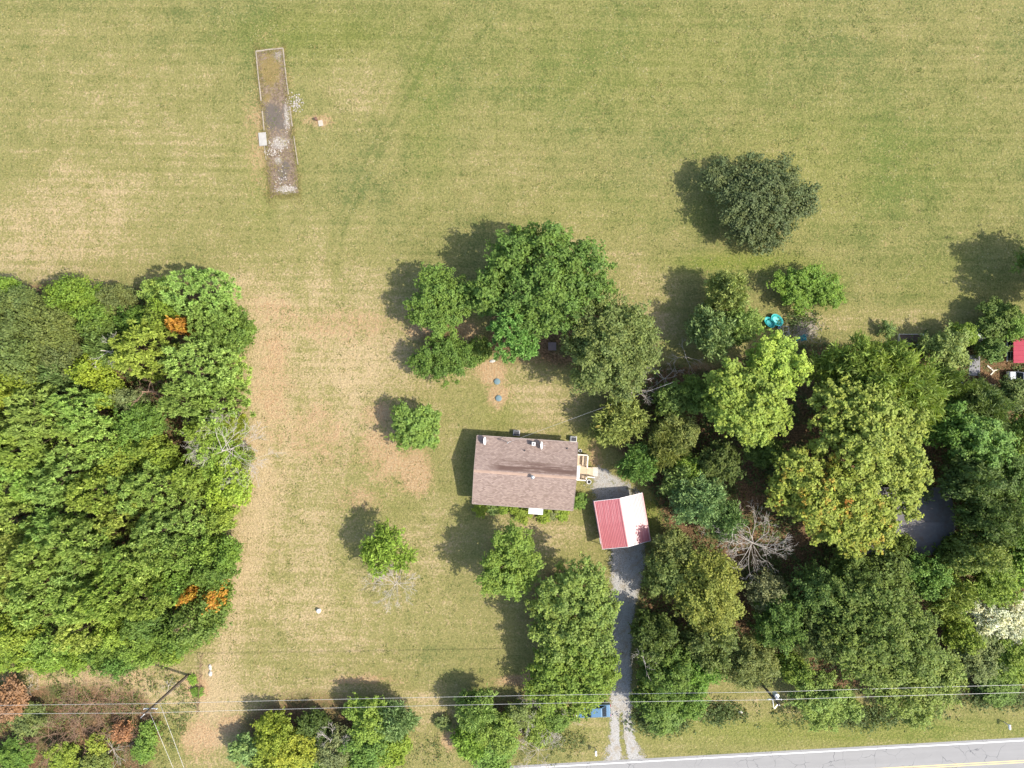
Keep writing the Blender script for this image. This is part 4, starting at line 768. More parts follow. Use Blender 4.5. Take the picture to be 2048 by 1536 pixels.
def rail(pts, z):
    b = MB()
    for (a, c) in zip(pts[:-1], pts[1:]):
        A, B = Vector((*a, z+.95)), Vector((*c, z+.95)); L = (B-A).length; an = math.atan2(B.y-A.y, B.x-A.x); m = (A+B)/2
        b.box(m, (L+.12, .14, .04), an); b.box(m-Vector((0, 0, .10)), (L, .04, .09), an); b.box(m-Vector((0, 0, .78)), (L, .04, .09), an)
        for k in range(int(L/.16)): q = A.lerp(B, (k+.5)/int(L/.16)); b.box((q.x, q.y, z+.52), (.035, .035, .78), an)
    b.build('railing', WOODL, deck)
    for p in pts: MB().box((p[0], p[1], (z+.93)/2), (.1, .1, z+.93)).build('post', WOODL, deck)
rail([(x0+.25, y1-.05), (x1-.05, y1-.05), (x1-.05, yy1+.02)], dz); rail([(x0+.25, y0+.05), (x1-.05, y0+.05), (x1-.05, yy0-.04), (sB.x-.2, yy0-.06)], dz)
MB().box((x1-.5, (y1+yy1)/2, dz+.42), (.42, (y1-yy1)-.45, .05)).box((x1-.5, y1-.35, dz+.2), (.36, .06, .4)).box((x1-.5, yy1+.35, dz+.2), (.36, .06, .4)).build('bench', WOOD, deck)
for s in (y0+.3, y1-.3): MB().box((x0+.4, s, dz/2), (.1, .1, dz-.04)).build('deck_leg', WOODL, deck)
# satellite dishes on the roof edge
def dish(u, v, label, seed):
    p = house.matrix_basis @ on_roof(u, v); e = empty('satellite_dish', p); tag(e, label, 'satellite dish')
    m = Matrix.Translation((0.02, 0, .55)) @ Matrix.Rotation(R(68), 4, 'Y') @ Matrix.Rotation(R(0), 4, 'X')
    MB().lathe([(.02, 0), (.20, .02), (.36, .06), (.46, .11), (.47, .125), (.36, .075), (.20, .035), (.02, .015)], 20, (0, 0, 0), 1.0, 1.12, M=m).build('reflector', METALW, e, smooth=True)
    MB().tube([(-.02, 0, -.03), (-.06, 0, .35), (.0, 0, .52)], .03, 7).box((0, 0, .0), (.2, .2, .03)).build('mast', GREYM, e)
    MB().tube([(.12, 0, .25), (.5, 0, .48), (.52, 0, .62)], .018, 6).box((.53, 0, .66), (.1, .07, .1)).build('feed_arm', GREYM, e)
dish(968, 881, 'white satellite dish on the roof corner by the wall shadow', 1); dish(1081, 890, 'white satellite dish on the roof beside the square chimney', 2)
# power mast and service wire
mp = house.matrix_basis @ on_roof(1015, 884); ms = empty('service_mast', mp); tag(ms, 'galvanised power mast with brace on the rear roof edge', 'mast')
MB().tube([(0, 0, -.1), (0, 0, 1.45)], .045, 8).lathe([(.05, 1.4), (.09, 1.5), (.06, 1.62), (.02, 1.66)], 8).build('pipe', GALV, ms); MB().tube([(0, 0, 1.3), (-.55, .75, -.2)], .02, 6).build('brace', GALV, ms); MB().tube([(0, 0, 1.55), (.18, .12, 1.5), (.4, .16, 1.38)], .03, 6).build('weatherhead', GREYM, ms)
WIRE = simple('bare_aluminium_wire', (0.58, 0.56, 0.52), .45, .5, .2, var=.05)
def wire(name, pts, r, label, cat='wire', group=None, sag=.4, mat=None):
    b = MB(); out = []
    for a, c in zip(pts[:-1], pts[1:]):
        a, c = Vector(a), Vector(c); n = 14
        for k in range(n): t = k/n; q = a.lerp(c, t); q.z -= sag*4*t*(1-t); out.append(q)
    out.append(Vector(pts[-1])); b.tube(out, r, 5); o = b.build(name, mat or WIRE, smooth=True); tag(o, label, cat, group); return o
wire('service_wire', [mp+Vector((.35, .16, 1.4)), P(1345, 765, 6.0)], .012, 'thin power wire running from the roof mast into the trees', sag=.5, mat=GREYM)
# rear and corner air conditioners
def ac(u, v, rz, label, dark):
    e = empty('air_conditioner', P(u, v, .4).xy.to_3d(), rz); tag(e, label, 'air conditioner')
    MB().box((0, 0, .42), (.8, .62, .72)).build('cabinet', METALW if not dark else GREYM, e, bevel=.02); f = MB()
    for k in range(9): f.box((-.30+k*.075, 0, .80), (.03, .5, .02))
    f.box((0, 0, .787), (.7, .54, .008)); f.build('fan_grille', DARKM, e); MB().box((0, 0, .03), (.95, .78, .06)).build('pad', CONC, e)
ac(1147, 878, R(-4), 'air conditioner with dark grille at the house corner by the deck', False); ac(1033, 866, R(-4), 'grey air conditioner in the shade behind the house', True)
# things by the deck
def pot(u, v, r, label):
    e = empty('planter', P(u, v)); tag(e, label, 'planter'); MB().lathe([(r*.7, 0), (r, .34), (r, .36), (r*.86, .36), (r*.8, .26), (.01, .25)], 16).build('pot', METALW, e); MB().lathe([(r*.8, .25), (r*.5, .29), (.01, .3)], 12).build('soil', BLACK, e)
pot(1177.5, 963, .30, 'white round planter with dark soil beside the deck rail'); pot(1160, 901, .22, 'small pale pot between deck rail and house corner')
# ================================================================== CARPORT
CZ = 2.25; cc = P(1244.6, 1042, CZ); CW, CL, CRZ = 6.37, 6.28, 1.08
cp = empty('carport', (cc.x, cc.y, 0), R(10)); tag(cp, 'open metal carport with glossy ribbed red gable roof at the driveway end', 'carport')
t = NT('glossy_red_metal'); n = t.noise(1.2, 4); f = t.noise(9, 4, .7); st = t.noise(1.0, 4, .6, t.map(t.co, (3.5, .25, 1)))
rc_ = t.mix(n, (0.40, 0.095, 0.100), (0.47, 0.145, 0.145)); rc_ = t.mix(t.ramp(st, .5, .72, 0, .6), rc_, (0.56, 0.27, 0.26)); rc_ = t.mix(t.ramp(f, .58, .75, 0, .45), rc_, (0.62, 0.42, 0.38))
t.bump(f, .002); REDM = t.fin(rc_, t.math('ADD', t.math('MULTIPLY', n, .08), .38), .75)
t.bsdf.inputs['Coat Weight'].default_value = .42; t.bsdf.inputs['Coat Roughness'].default_value = .38; t.bsdf.inputs['Coat IOR'].default_value = 1.65
pitch = math.atan2(CRZ, CW/2); sl = math.hypot(CW/2, CRZ)
def panel(w, L, ribs):
    b = MB(); prof = []; s = w/ribs
    for k in range(ribs): x = k*s; prof += [(x, 0), (x+s*.55, 0), (x+s*.66, .028), (x+s*.86, .028), (x+s*.97, 0)]
    prof.append((w+.012, .002)); vs = [(x, -L/2, z) for x, z in prof]+[(x, L/2, z) for x, z in prof]; m = len(prof)
    b.add(vs, [(i, i+1, i+1+m, i+m) for i in range(m-1)])
    return b.mesh('roof_panel')
pm = panel(sl/4, CL, 4); pm.materials.append(REDM)
for sg in (1, -1):
    for k in range(4):
        o = link('roof_panel', pm, None, cp); o.matrix_local = (Matrix.Translation((0, 0, CZ+CRZ)) @ (Matrix.Rotation(math.pi, 4, 'Z') if sg < 0 else Matrix()) @ Matrix.Rotation(pitch, 4, 'Y') @ Matrix.Translation((k*sl/4, 0, 0)))
    MB().box((sg*(CW/2+.02), 0, CZ-.09), (.05, CL, .26)).build('eave_trim', REDM, cp); MB().box((sg*(CW/2-.02), 0, CZ+.035), (.16, CL+.02, .03), M=Matrix.Rotation(sg*.55, 4, 'Y')).build('eave_cap', simple('pale_eave_edge', (.70, .45, .42), .5) if sg > 0 else bpy.data.materials['pale_eave_edge'], cp)
    for k in range(5): y = -CL/2+.15+(CL-.3)*k/4; MB().box((sg*(CW/2-.08), y, (CZ-.02)/2), (.06, .06, CZ-.02)).build('leg', GALV, cp)
    MB().box((sg*(CW/2-.08), 0, .04), (.07, CL-.3, .06)).build('base_rail', GALV, cp)
    for e in (1, -1):
        m = Matrix.Rotation(sg*pitch, 4, 'Y'); MB().box((sg*CW/4, e*(CL/2+.025), CZ+CRZ/2-.03), (sl, .04, .14), M=m).build('gable_trim', METALW, cp)
MB().prism([(-.16, CZ+CRZ-.01), (0, CZ+CRZ+.055), (.16, CZ+CRZ-.01), (0, CZ+CRZ+.03)], -CL/2, CL/2).build('ridge_cap', REDM, cp)
for k in range(5):
    y = -CL/2+.15+(CL-.3)*k/4; b = MB()
    for sg in (1, -1): b.tube([(sg*(CW/2-.08), y, CZ-.04), (0, y, CZ+CRZ-.06)], .03, 4)
    b.tube([(-CW/4, y, CZ+CRZ/2-.06), (CW/4, y, CZ+CRZ/2-.06)], .025, 4); b.build('truss', GALV, cp)
# ================================================================== NEIGHBOUR BUILDINGS
def gable(name, label, u0, u1, v0, v1, ze, rise, roofm, wallm, rz=0.0, ridge='x'):
    c = P((u0+u1)/2, (v0+v1)/2, ze); k = (1-ze/H)/PXM; L, W = (u1-u0)*k, (v1-v0)*k
    if ridge == 'y': L, W = W, L; rz += math.pi/2
    e = empty(name, (c.x, c.y, 0), rz); tag(e, label, 'house' if 'house' in name else 'building')
    for sg in (1, -1):
        b = MB(); f = [(0, 1, 2, 3), (4, 7, 6, 5), (0, 4, 5, 1), (1, 5, 6, 2), (3, 7, 4, 0)]
        vs = [(-L/2, sg*W/2, ze), (L/2, sg*W/2, ze), (L/2, 0, ze+rise), (-L/2, 0, ze+rise)]; vs += [(x, y, z-.12) for x, y, z in vs]
        b.add(vs, f if sg < 0 else [q[::-1] for q in f]); b.build('roof_slope', roofm, e)
    MB().box((0, 0, ze+rise-.0), (L, .3, .05)).build('ridge_cap', roofm, e)
    w = MB(); hx, hy = L/2-.35, W/2-.4
    w.add([(-hx, -hy, 0), (hx, -hy, 0), (hx, hy, 0), (-hx, hy, 0), (-hx, -hy, ze-.0), (hx, -hy, ze-.0), (hx, hy, ze-.0), (-hx, hy, ze-.0)], [(0, 1, 5, 4), (1, 2, 6, 5), (2, 3, 7, 6), (3, 0, 4, 7)])
    for s in (1, -1): w.add([(s*hx, -hy, ze), (s*hx, hy, ze), (s*hx, 0, ze+rise*(hy/(W/2))-.1)], [(0, 1, 2) if s > 0 else (2, 1, 0)])
    w.build('wall', wallm, e)
    for x in (-L/4, L/4):
        for s in (1, -1): window(e, x, s*(hy+.03), 1.6, 1.1, 1.1, 0 if s < 0 else math.pi)
    d = MB().box((0, 0, 0), (.95, .06, 2.05)).build('door', DOORM, e, (0, -hy-.04, 1.06)); MB().lathe([(.03, -.03), (.035, .0), (.02, .03)], 8, (.36, -.06, -.05)).build('handle', GALV, d)
    return e
GREYR = simple('grey_roof_shingles', (0.165, 0.155, 0.15), .95, .15, var=.3, scale=2, bump=.008, dirt=(.16, .12, .09))
gable('neighbour_house', 'grey roofed house mostly hidden under yard trees', 1718, 1900, 975, 1110, 2.8, 1.3, GREYR, SIDING2)
RED2 = simple('dull_red_roof_metal', (0.40, 0.035, 0.060), .45, .5, var=.2, scale=2)
rb = gable('red_roofed_building', 'red metal roofed building at the neighbour yard edge', 2027, 2125, 668, 726, 2.6, .9, RED2, siding((.30, .20, .10), 'brown_siding'), ridge='y')
for k in range(6):
    for sg in (1, -1):
        L_ = 58/PXM*(1-2.6/H); W_ = 98/PXM*(1-2.6/H); x = -L_/2+L_*(k+.5)/6; m = Matrix.Rotation(-sg*math.atan2(.9, W_/2), 4, 'X')
        MB().box((x, sg*W_/4, 2.6+.45+.02), (.05, math.hypot(W_/2, .9), .05), M=m).build('roof_rib', RED2, rb)
sh = empty('small_shed', P(1707, 1087, 2.0).xy.to_3d(), R(-12)); tag(sh, 'small tan roofed shed beside the grey roofed house', 'shed')
b = MB()
for k in range(7): b.box((-.66+.22*k, 0, 2.02+.004*(k % 2)), (.21, 1.8, .05), M=Matrix.Rotation(.06, 4, 'X'))
b.build('roof', simple('tan_roof_metal', (.42, .36, .26), .6, var=.15), sh); MB().box((0, 0, .98), (1.35, 1.55, 1.94)).build('wall', SIDING2, sh); MB().box((-.3, -.79, .95), (.7, .04, 1.8)).build('door', DOORM, sh)
# concrete pad, trailer, garden bed, junk
MB_ = MB().box((0, 0, .06), (1.45, 2.7, .12)); o = MB_.build('concrete_pad', simple('old_grey_concrete', (.24, .235, .24), .95, var=.2), None, P(1948, 731)); tag(o, 'dark grey concrete pad between bushes beside the red roofed building', 'concrete pad')
tr = empty('utility_trailer', P(1958, 668)); tag(tr, 'grey flat utility trailer with black rim half under a bush', 'trailer')
MB().box((0, 0, .62), (1.5, 2.4, .08)).build('bed', GREYM, tr); b = MB()
for s in (1, -1): b.box((s*.72, 0, .72), (.07, 2.36, .14)); b.box((0, s*1.16, .72), (1.37, .07, .14))
b.build('rim', DARKM, tr); MB().tube([(0, -1.2, .5), (0, -2.1, .45), (0, -2.2, .0)], .04, 6).build('tow_bar', DARKM, tr)
def wheel(par, x, y, r=.32, w=.2):
    m = Matrix.Rotation(math.pi/2, 4, 'X'); wv = MB().lathe([(r*.6, -w/2), (r*.94, -w/2), (r, -w/2+.03), (r, w/2-.03), (r*.94, w/2), (r*.6, w/2)], 18, M=m).build('wheel', BLACK, par, (x, y, r)); MB().lathe([(.05, -w/2-.01), (r*.58, -w/2+.02), (r*.6, w/2-.02), (.05, w/2+.01)], 14, M=m).build('rim', GALV, wv)
for s in (1, -1): wheel(tr, 0, s*0+.0, .3) if False else None
for s in (1, -1):
    m = Matrix.Rotation(math.pi/2, 4, 'Y'); MB().lathe([(.15, -.09), (.29, -.09), (.3, 0), (.29, .09), (.15, .09)], 16, M=m).build('wheel', BLACK, tr, (s*.84, .1, .3))
MB().tube([(-.84, .1, .3), (.84, .1, .3)], .03, 6).box((0, .1, .44), (.8, .3, .28)).build('axle', DARKM, tr)
gb = empty('garden_bed', P(1820, 679)); tag(gb, 'raised garden bed of grey boards filled with dark soil', 'garden bed')
MB().box((0, 0, .13), (3.1, 1.3, .2)).build('soil', simple('dark_soil', (.14, .095, .065), .95, var=.5, scale=4, bump=.05), gb)
for s in (1, -1): MB().box((0, s*.69, .16), (3.3, .06, .32)).build('board', WOODL, gb); MB().box((s*1.62, 0, .16), (.06, 1.32, .32)).build('board', WOODL, gb)
TEAL = simple('teal_plastic', (0.045, 0.42, 0.40), .45, .4, var=.15, scale=1.5); TEAL2 = simple('teal_dark', (0.03, 0.24, 0.235), .5, .35, var=.2)
def tub(u, v, sx, sy, rz, tilt, label):
    e = empty('plastic_tub', P(u, v, .2).xy.to_3d(), rz); tag(e, label, 'plastic tub')
    m = Matrix.Translation((0, 0, .02+abs(math.sin(tilt))*sx)) @ Matrix.Rotation(tilt, 4, 'Y')
    MB().lathe([(.86, 0), (.95, .38), (1.0, .40), (1.04, .40), (1.05, .37), (.99, .35), (.92, .37), (.80, .06), (.2, .05)], 28, (0, 0, 0), sx, sy, M=m).build('shell', TEAL, e, smooth=True); MB().lathe([(.78, .065), (.5, .075), (.05, .07)], 24, (0, 0, 0), sx*.98, sy*.98, M=m).build('floor_panel', simple('pale_teal', (.10, .50, .47), .5) if 'pale_teal' not in bpy.data.materials else bpy.data.materials['pale_teal'], e, smooth=True)
tub(1552, 640, .95, .62, R(-42), .14, 'long teal plastic tub lying open at the field edge'); tub(1538, 647, .85, .52, R(-58), -.42, 'tilted teal plastic tub leaning beside the long one')
bk = empty('bucket', P(1557, 655)); tag(bk, 'small pale blue bucket next to the teal tubs', 'bucket'); MB().lathe([(.15, 0), (.2, .38), (.21, .4), (.18, .4), (.14, .05), (.01, .04)], 16).build('body', simple('pale_blue_plastic', (.42, .52, .66), .5), bk); MB().tube([(-.2, 0, .36), (-.1, .1, .46), (.1, .1, .46), (.2, 0, .36)], .012, 5).build('handle', GALV, bk)
fr = MB(); q = lambda x, y, z: (x, y, z)
fr.tube([(-.35, .8, .04), (-.3, .8, .75), (.35, .75, .8), (.45, .7, .04)], .03, 6).tube([(-.1, -.9, .04), (-.15, -.85, .7), (.55, -.3, .8), (.6, .0, .04)], .03, 6).tube([(-.3, .8, .7), (-.15, -.85, .68)], .03, 6).tube([(.35, .75, .78), (.55, -.3, .78)], .03, 6).tube([(-.2, 0, .66), (.45, .1, .76)], .025, 6).tube([(-.1, -.9, .06), (.3, -.5, .1), (.6, .0, .06)], .025, 6)
o = fr.build('chair_frame', simple('bleached_pipe', (.55, .52, .47), .6, var=.15), None, P(1566, 665)); tag(o, 'bent pale pipe chair frame beside the teal tubs', 'chair frame')
b = MB()
for k in range(520):
    a = random.gauss(0, 1.0), random.gauss(0, .75); L = random.uniform(.2, .9); an = random.uniform(0, 6.28); z = max(.03, .5-.28*math.hypot(*a)+random.uniform(-.05, .1)); dz_ = random.uniform(-.15, .15)
    b.tube([(a[0], a[1], z), (a[0]+math.cos(an)*L, a[1]+math.sin(an)*L, max(.02, z+dz_))], [.022, .008], 4, cap=False)
o = b.build('brush_pile', simple('bleached_sticks', (.46, .40, .34), .9, var=.4), None, P(1607, 656)); tag(o, 'heap of bleached sticks beside the teal tubs', 'brush pile')
def tarp_mesh(w, d, seed):
    r = np.random.default_rng(seed); n = 18; X, Y = np.meshgrid(np.linspace(-w/2, w/2, n), np.linspace(-d/2, d/2, n)); Z = .10+.10*np.sin(X*4+Y*2)+.08*np.sin(Y*7-X*3)+r.uniform(0, .05, X.shape); X = X+r.normal(0, .03, X.shape)+.08*np.sin(Y*5); Y = Y+.1*np.sin(X*4)
    I = np.arange(n*n).reshape(n, n); F = np.stack([I[:-1, :-1].ravel(), I[:-1, 1:].ravel(), I[1:, 1:].ravel(), I[1:, :-1].ravel()], 1); return np_mesh('tarp', np.stack([X.ravel(), Y.ravel(), Z.ravel()], 1), F, smooth=True)
o = link('tarp', tarp_mesh(1.3, .8, 3), TEAL2, None, P(1603, 676)); tag(o, 'crumpled dark teal tarp under the tree edge', 'tarp')
o = link('tarp', tarp_mesh(.9, .6, 4), simple('blue_tarp', (.02, .05, .20), .5), None, P(1467, 738)); tag(o, 'small crumpled blue tarp in dark shade', 'tarp')
for k, (u, v, w_, l_, a) in enumerate([(2001, 692, .25, 1.3, .6), (2006, 702, .2, 1.1, -.4), (1998, 705, .3, .9, 1.4), (2010, 712, .25, 1.0, .1), (1981, 737, .16, 1.2, -.7), (1985, 745, .16, .9, .8), (1990, 741, .14, .8, .4)]):
    o = MB().box((0, 0, .06+.03*(k % 2)), (l_, w_, .05), a).box((.05, .02, .025), (.3, w_*.9, .05), a).build('scrap_board', WOODL if k > 3 else simple('grey_scrap_%d' % k, (.40, .40, .42), .8), None, P(u, v)); tag(o, 'pale scrap board lying on bare soil by the red roofed building' if k > 3 else 'grey scrap piece in the junk heap by the red roofed building', 'scrap', 'scrap pieces on the neighbour soil')
# ================================================================== VEHICLES
def vehicle(name, label, loc, rz, paint, L, W, body, cabin, hw, wheels, cat, gl=None):
    "body, cabin: side outlines (x,z) from front to rear; hw: half width of the cabin at top and bottom"
    e = empty(name, loc, rz); tag(e, label, cat)
    def shell(poly, w0, w1, zlo, zhi):
        b = MB(); n = len(poly); ws = [w0+(w1-w0)*(z-zlo)/(zhi-zlo) for x, z in poly]
        vs = [(x, -w_, z) for (x, z), w_ in zip(poly, ws)]+[(x, w_, z) for (x, z), w_ in zip(poly, ws)]
        return b.add(vs, [tuple(range(n)), tuple(range(n, 2*n))[::-1]]+[(i, i+n, (i+1) % n+n, (i+1) % n) for i in range(n)])
    zs = [z for x, z in body]; shell(body, W/2, W/2*.93, min(zs), max(zs)).build('body', paint, e, bevel=.07)
    zc = [z for x, z in cabin]; cb = shell(cabin, hw[1], hw[0], min(zc), max(zc)).build('roof', paint, e, bevel=.05)
    z0, z1 = min(zc), max(zc); (fx0, fz0), (fx1, fz1) = cabin[0], cabin[1]; (rx1, rz1), (rx0, rz0) = cabin[-2], cabin[-1]
    def gpanel(nm, xa, za, xb, zb, wa, wb, off):
        d = Vector((zb-za, 0, -(xb-xa))).normalized()*off; s = 1 if d.x*(xa-(rx0+fx0)/2) > 0 else -1; d *= s
        A = Vector((xa, 0, za)).lerp(Vector((xb, 0, zb)), .10)+d; B = Vector((xa, 0, za)).lerp(Vector((xb, 0, zb)), .90)+d
        MB().add([(A.x, -wa, A.z), (A.x, wa, A.z), (B.x, wb, B.z), (B.x, -wb, B.z)], [(0, 1, 2, 3), (3, 2, 1, 0)]).build(nm, GLASS, e)
    gpanel('windscreen', fx0, fz0, fx1, fz1, hw[1]*.92, hw[0]*.92, .02); gpanel('rear_window', rx0, rz0, rx1, rz1, hw[1]*.9, hw[0]*.9, .02)
    for s in (1, -1):
        za, zb = z0+.08, z1-.08; ya = s*(hw[1]-(hw[1]-hw[0])*.15+.012); yb = s*(hw[1]-(hw[1]-hw[0])*.85+.012)
        for (a, c) in ((.06, .48), (.52, .94)):
            xa0 = fx0+(rx0-fx0)*a; xa1 = fx0+(rx0-fx0)*c; xb0 = fx1+(rx1-fx1)*a; xb1 = fx1+(rx1-fx1)*c
            MB().add([(xa0, ya, za), (xa1, ya, za), (xb1, yb, zb), (xb0, yb, zb)], [(0, 1, 2, 3), (3, 2, 1, 0)]).build('side_window', GLASS, e)
        for x in wheels: wheel(e, x, s*(W/2-.11))
        MB().box((body[1][0]+.02, s*(W/2-.28), .62), (.06, .3, .14)).build('headlight', METALW, e); MB().box((body[-2][0]-.01, s*(W/2-.25), .72), (.06, .3, .16)).build('tail_light', simple('tail_red', (.4, .02, .02), .3) if 'tail_red' not in bpy.data.materials else bpy.data.materials['tail_red'], e)
        MB().box((fx0+.25, s*(hw[1]+.1), z0+.08), (.1, .2, .13)).build('mirror', DARKM, e, bevel=.02)
    return e
BLUEP = simple('blue_car_paint', (0.10, 0.20, 0.30), .25, .6, .2, var=.06); BLUEP.node_tree.nodes['Principled BSDF'].inputs['Coat Weight'].default_value = .7
vehicle('parked_car', 'blue sedan parked half under a leafy tree by the driveway', P(1187, 1422, .8).xy.to_3d(), R(2), BLUEP, 4.5, 1.76,
        [(-2.2, .28), (-2.26, .55), (-2.1, .78), (-1.1, .93), (1.6, .98), (2.2, .94), (2.28, .6), (2.2, .28)], [(-1.15, .92), (-.35, 1.40), (1.0, 1.42), (1.75, .97)], (.58, .76), (-1.38, 1.38), 'car')
WHITEP = simple('white_van_paint', (0.62, 0.63, 0.64), .35, .5, var=.08)
vehicle('parked_van', 'white van beside the red roofed building, partly under branches', P(2060, 757, 1.2).xy.to_3d(), R(0), WHITEP, 5.2, 1.95,
        [(-2.55, .3), (-2.62, .7), (-2.45, 1.0), (-1.8, 1.15), (2.5, 1.15), (2.6, .8), (2.55, .3)], [(-1.85, 1.12), (-1.2, 1.85), (2.3, 1.88), (2.5, 1.12)], (.78, .93), (-1.65, 1.6), 'van')
# ================================================================== MAILBOXES, SEPTIC LIDS, ROCKS
def mailbox(u, v, rz, label, s=1.0):
    e = empty('mailbox', P(u, v), rz); tag(e, label, 'mailbox')
    MB().box((0, .16, .5), (.09, .09, 1.0)).box((0, -.02, .93), (.08, .5, .07)).tube([(0, .14, .62), (0, -.14, .9)], .03, 4).build('post', WOODL, e)
    pr = [(-.13, 0), (.13, 0), (.13, .13)]+[(.13*math.cos(a), .13+.13*math.sin(a)) for a in (.5, 1.0, 1.57, 2.14, 2.64)]+[(-.13, .13)]
    MB().prism(pr, -.34, .30, M=Matrix.Translation((0, 0, .97))).build('box', METALW, e); MB().box((.15, .0, 1.15), (.02, .03, .2)).box((.15, .05, 1.24), (.02, .12, .07)).build('flag', RED2, e)
mailbox(1190, 1498, R(3), 'white mailbox on a wooden post between gravel drive and thicket'); mailbox(2008, 1446, R(3), 'pale mailbox on the verge past the wires and weedy bush')
LID = simple('blue_grey_lid', (0.135, 0.20, 0.21), .6, .3, var=.2)
for u, v, lb in ((994.5, 763, 'blue grey septic lid on the dry patch closer to the pine'), (997.5, 796.5, 'blue grey septic lid on the dry patch closer to the house')):
    e = empty('septic_lid', P(u, v)); tag(e, lb, 'septic lid'); MB().lathe([(.40, 0), (.40, .10), (.38, .14)], 22).build('riser', LID, e); MB().lathe([(.41, .13), (.41, .17), (.3, .21), (.12, .235), (.02, .24)], 22).build('cover', LID, e)
ROCK = simple('pale_rock', (0.50, 0.48, 0.43), .95, .15, var=.2, scale=4, bump=.03)
def rock(u, v, sx, sy, sz, label, seed, mat=None, group=None, name='rock'):
    r = random.Random(seed); b = MB(); prof = [(.55, 0), (.95, .15), (1.0, .4), (.8, .75), (.4, .95), (.05, 1.0)]; b.lathe(prof, 10); b.v = [(x*sx*r.uniform(.85, 1.1), y*sy*r.uniform(.85, 1.1), max(-.02, z*sz*r.uniform(.85, 1.1))) for x, y, z in b.v]
    o = b.build(name, mat or ROCK, None, P(u, v), (0, 0, r.uniform(-.2, .2))); tag(o, label, 'rock', group); return o
rock(421, 1334, .22, .42, .28, 'long white rock at the dry strip near the utility pole', 1); rock(421.5, 1347, .26, .36, .3, 'rounder white rock end to end with the long one', 2); rock(1480.5, 1424, .34, .22, .16, 'flat pale stone on the road verge near the transformer pole', 3); rock(985, 722, .4, .2, .2, 'flat pale stone at the foot of the tufted pine', 4)
wc = empty('white_marker', P(639, 1220)); tag(wc, 'short white capped pipe standing alone on the front lawn', 'pipe'); MB().tube([(0, 0, 0), (0, 0, .45)], .22, 14).build('pipe', METALW, wc); MB().lathe([(.27, .44), (.28, .5), (.15, .6), (.02, .63)], 14).build('cap', METALW, wc)
hp = empty('old_well_pump', P(634, 240)); tag(hp, 'rusty well stub with a small concrete footing beside the foundation', 'well'); MB().lathe([(.14, 0), (.14, .5), (.2, .52), (.2, .62), (.05, .66)], 10).tube([(0, 0, .55), (-.25, .1, .6), (-.3, .12, .4)], .05, 6).build('pump', simple('rusty_iron', (.16, .09, .06), .8), hp); MB().box((.5, -.45, .06), (.6, .75, .12), .2).build('footing', CONC, hp)
bx = empty('wooden_crate', P(1104, 693)); tag(bx, 'dark weathered wooden box in shade between pine and grey olive tree', 'crate')
MB().box((0, 0, .25), (1.0, 1.0, .46)).build('body', simple('dark_old_wood', (.12, .085, .075), .95, var=.3), bx)
for k in range(6): MB().box((-.44+.176*k, 0, .50), (.16, 1.06, .03)).build('board', simple('grey_old_board', (.20, .15, .14), .95, var=.3) if k == 0 else bpy.data.materials['grey_old_board'], bx)
# ================================================================== OLD FOUNDATION
fd = empty('concrete_foundation', P(555, 245)); tag(fd, 'long narrow ruined concrete foundation strip in the mown field', 'foundation')
FP = [(512, 103), (566, 97), (598, 386), (541, 393)]; o0 = P(555, 245)
n, m = 26, 110; ss, tt_ = np.meshgrid(np.linspace(0, 1, n), np.linspace(0, 1, m)); q = [np.array(a, float) for a in FP]
UV = (1-tt_)[..., None]*((1-ss)[..., None]*q[0]+ss[..., None]*q[1])+tt_[..., None]*((1-ss)[..., None]*q[3]+ss[..., None]*q[2])
u_, v_ = UV[..., 0], UV[..., 1]; r = np.random.default_rng(4); jg = np.cumsum(r.normal(0, .7, m)); jg = (jg-jg.mean())*.35+r.normal(0, .9, m); u_ = u_+jg[:, None]*np.where(ss < .1, 1, np.where(ss > .9, -.8, 0)); v_ = v_+(r.normal(0, 1.4, n))[None, :]*np.where(tt_ > .97, 1, 0)
moss = np.clip(ell(u_, v_, 541, 140, 26, 42)+ell(u_, v_, 527, 318, 10, 14)+ell(u_, v_, 535, 200, 10, 12)*.7, 0, 1); soot = np.clip(ell(u_, v_, 540, 232, 16, 30)+ell(u_, v_, 562, 240, 22, 34)*.7+ell(u_, v_, 566, 350, 14, 18)*.9+ell(u_, v_, 572, 330, 10, 8), 0, 1); white = np.clip(ell(u_, v_, 560, 285, 20, 14)+ell(u_, v_, 575, 380, 24, 10)+ell(u_, v_, 575, 230, 7, 30)+ell(u_, v_, 557, 322, 9, 9)+ell(u_, v_, 556, 112, 14, 14)*.6, 0, 1)
Z = .05+r.normal(0, .012, u_.shape); I = np.arange(n*m).reshape(m, n); F = np.stack([I[1:, :-1].ravel(), I[1:, 1:].ravel(), I[:-1, 1:].ravel(), I[:-1, :-1].ravel()], 1)
me = np_mesh('slab', np.stack([((u_-1024)/PXM-o0.x).ravel(), ((768-v_)/PXM-o0.y).ravel(), Z.ravel()], 1), F, vattr={'fm': np.stack([moss.ravel(), soot.ravel(), white.ravel()], 1)})
t = NT('ruined_slab'); s = t.node('ShaderNodeSeparateColor'); t.ln(t.attr('fm').outputs['Color'], s.inputs[0]); nm = t.noise(1.7, 5, .7); nf = t.noise(3.2, 5, .75)
c = t.mix(t.ramp(nf, .35, .65), (0.245, 0.185, 0.130), (0.105, 0.074, 0.052))
def sp(x, k=1.9): return t.ramp(t.math('ADD', x, t.math('ADD', t.math('MULTIPLY', t.math('SUBTRACT', nm, .5), k), t.math('MULTIPLY', t.math('SUBTRACT', nf, .5), k))), .3, .75)
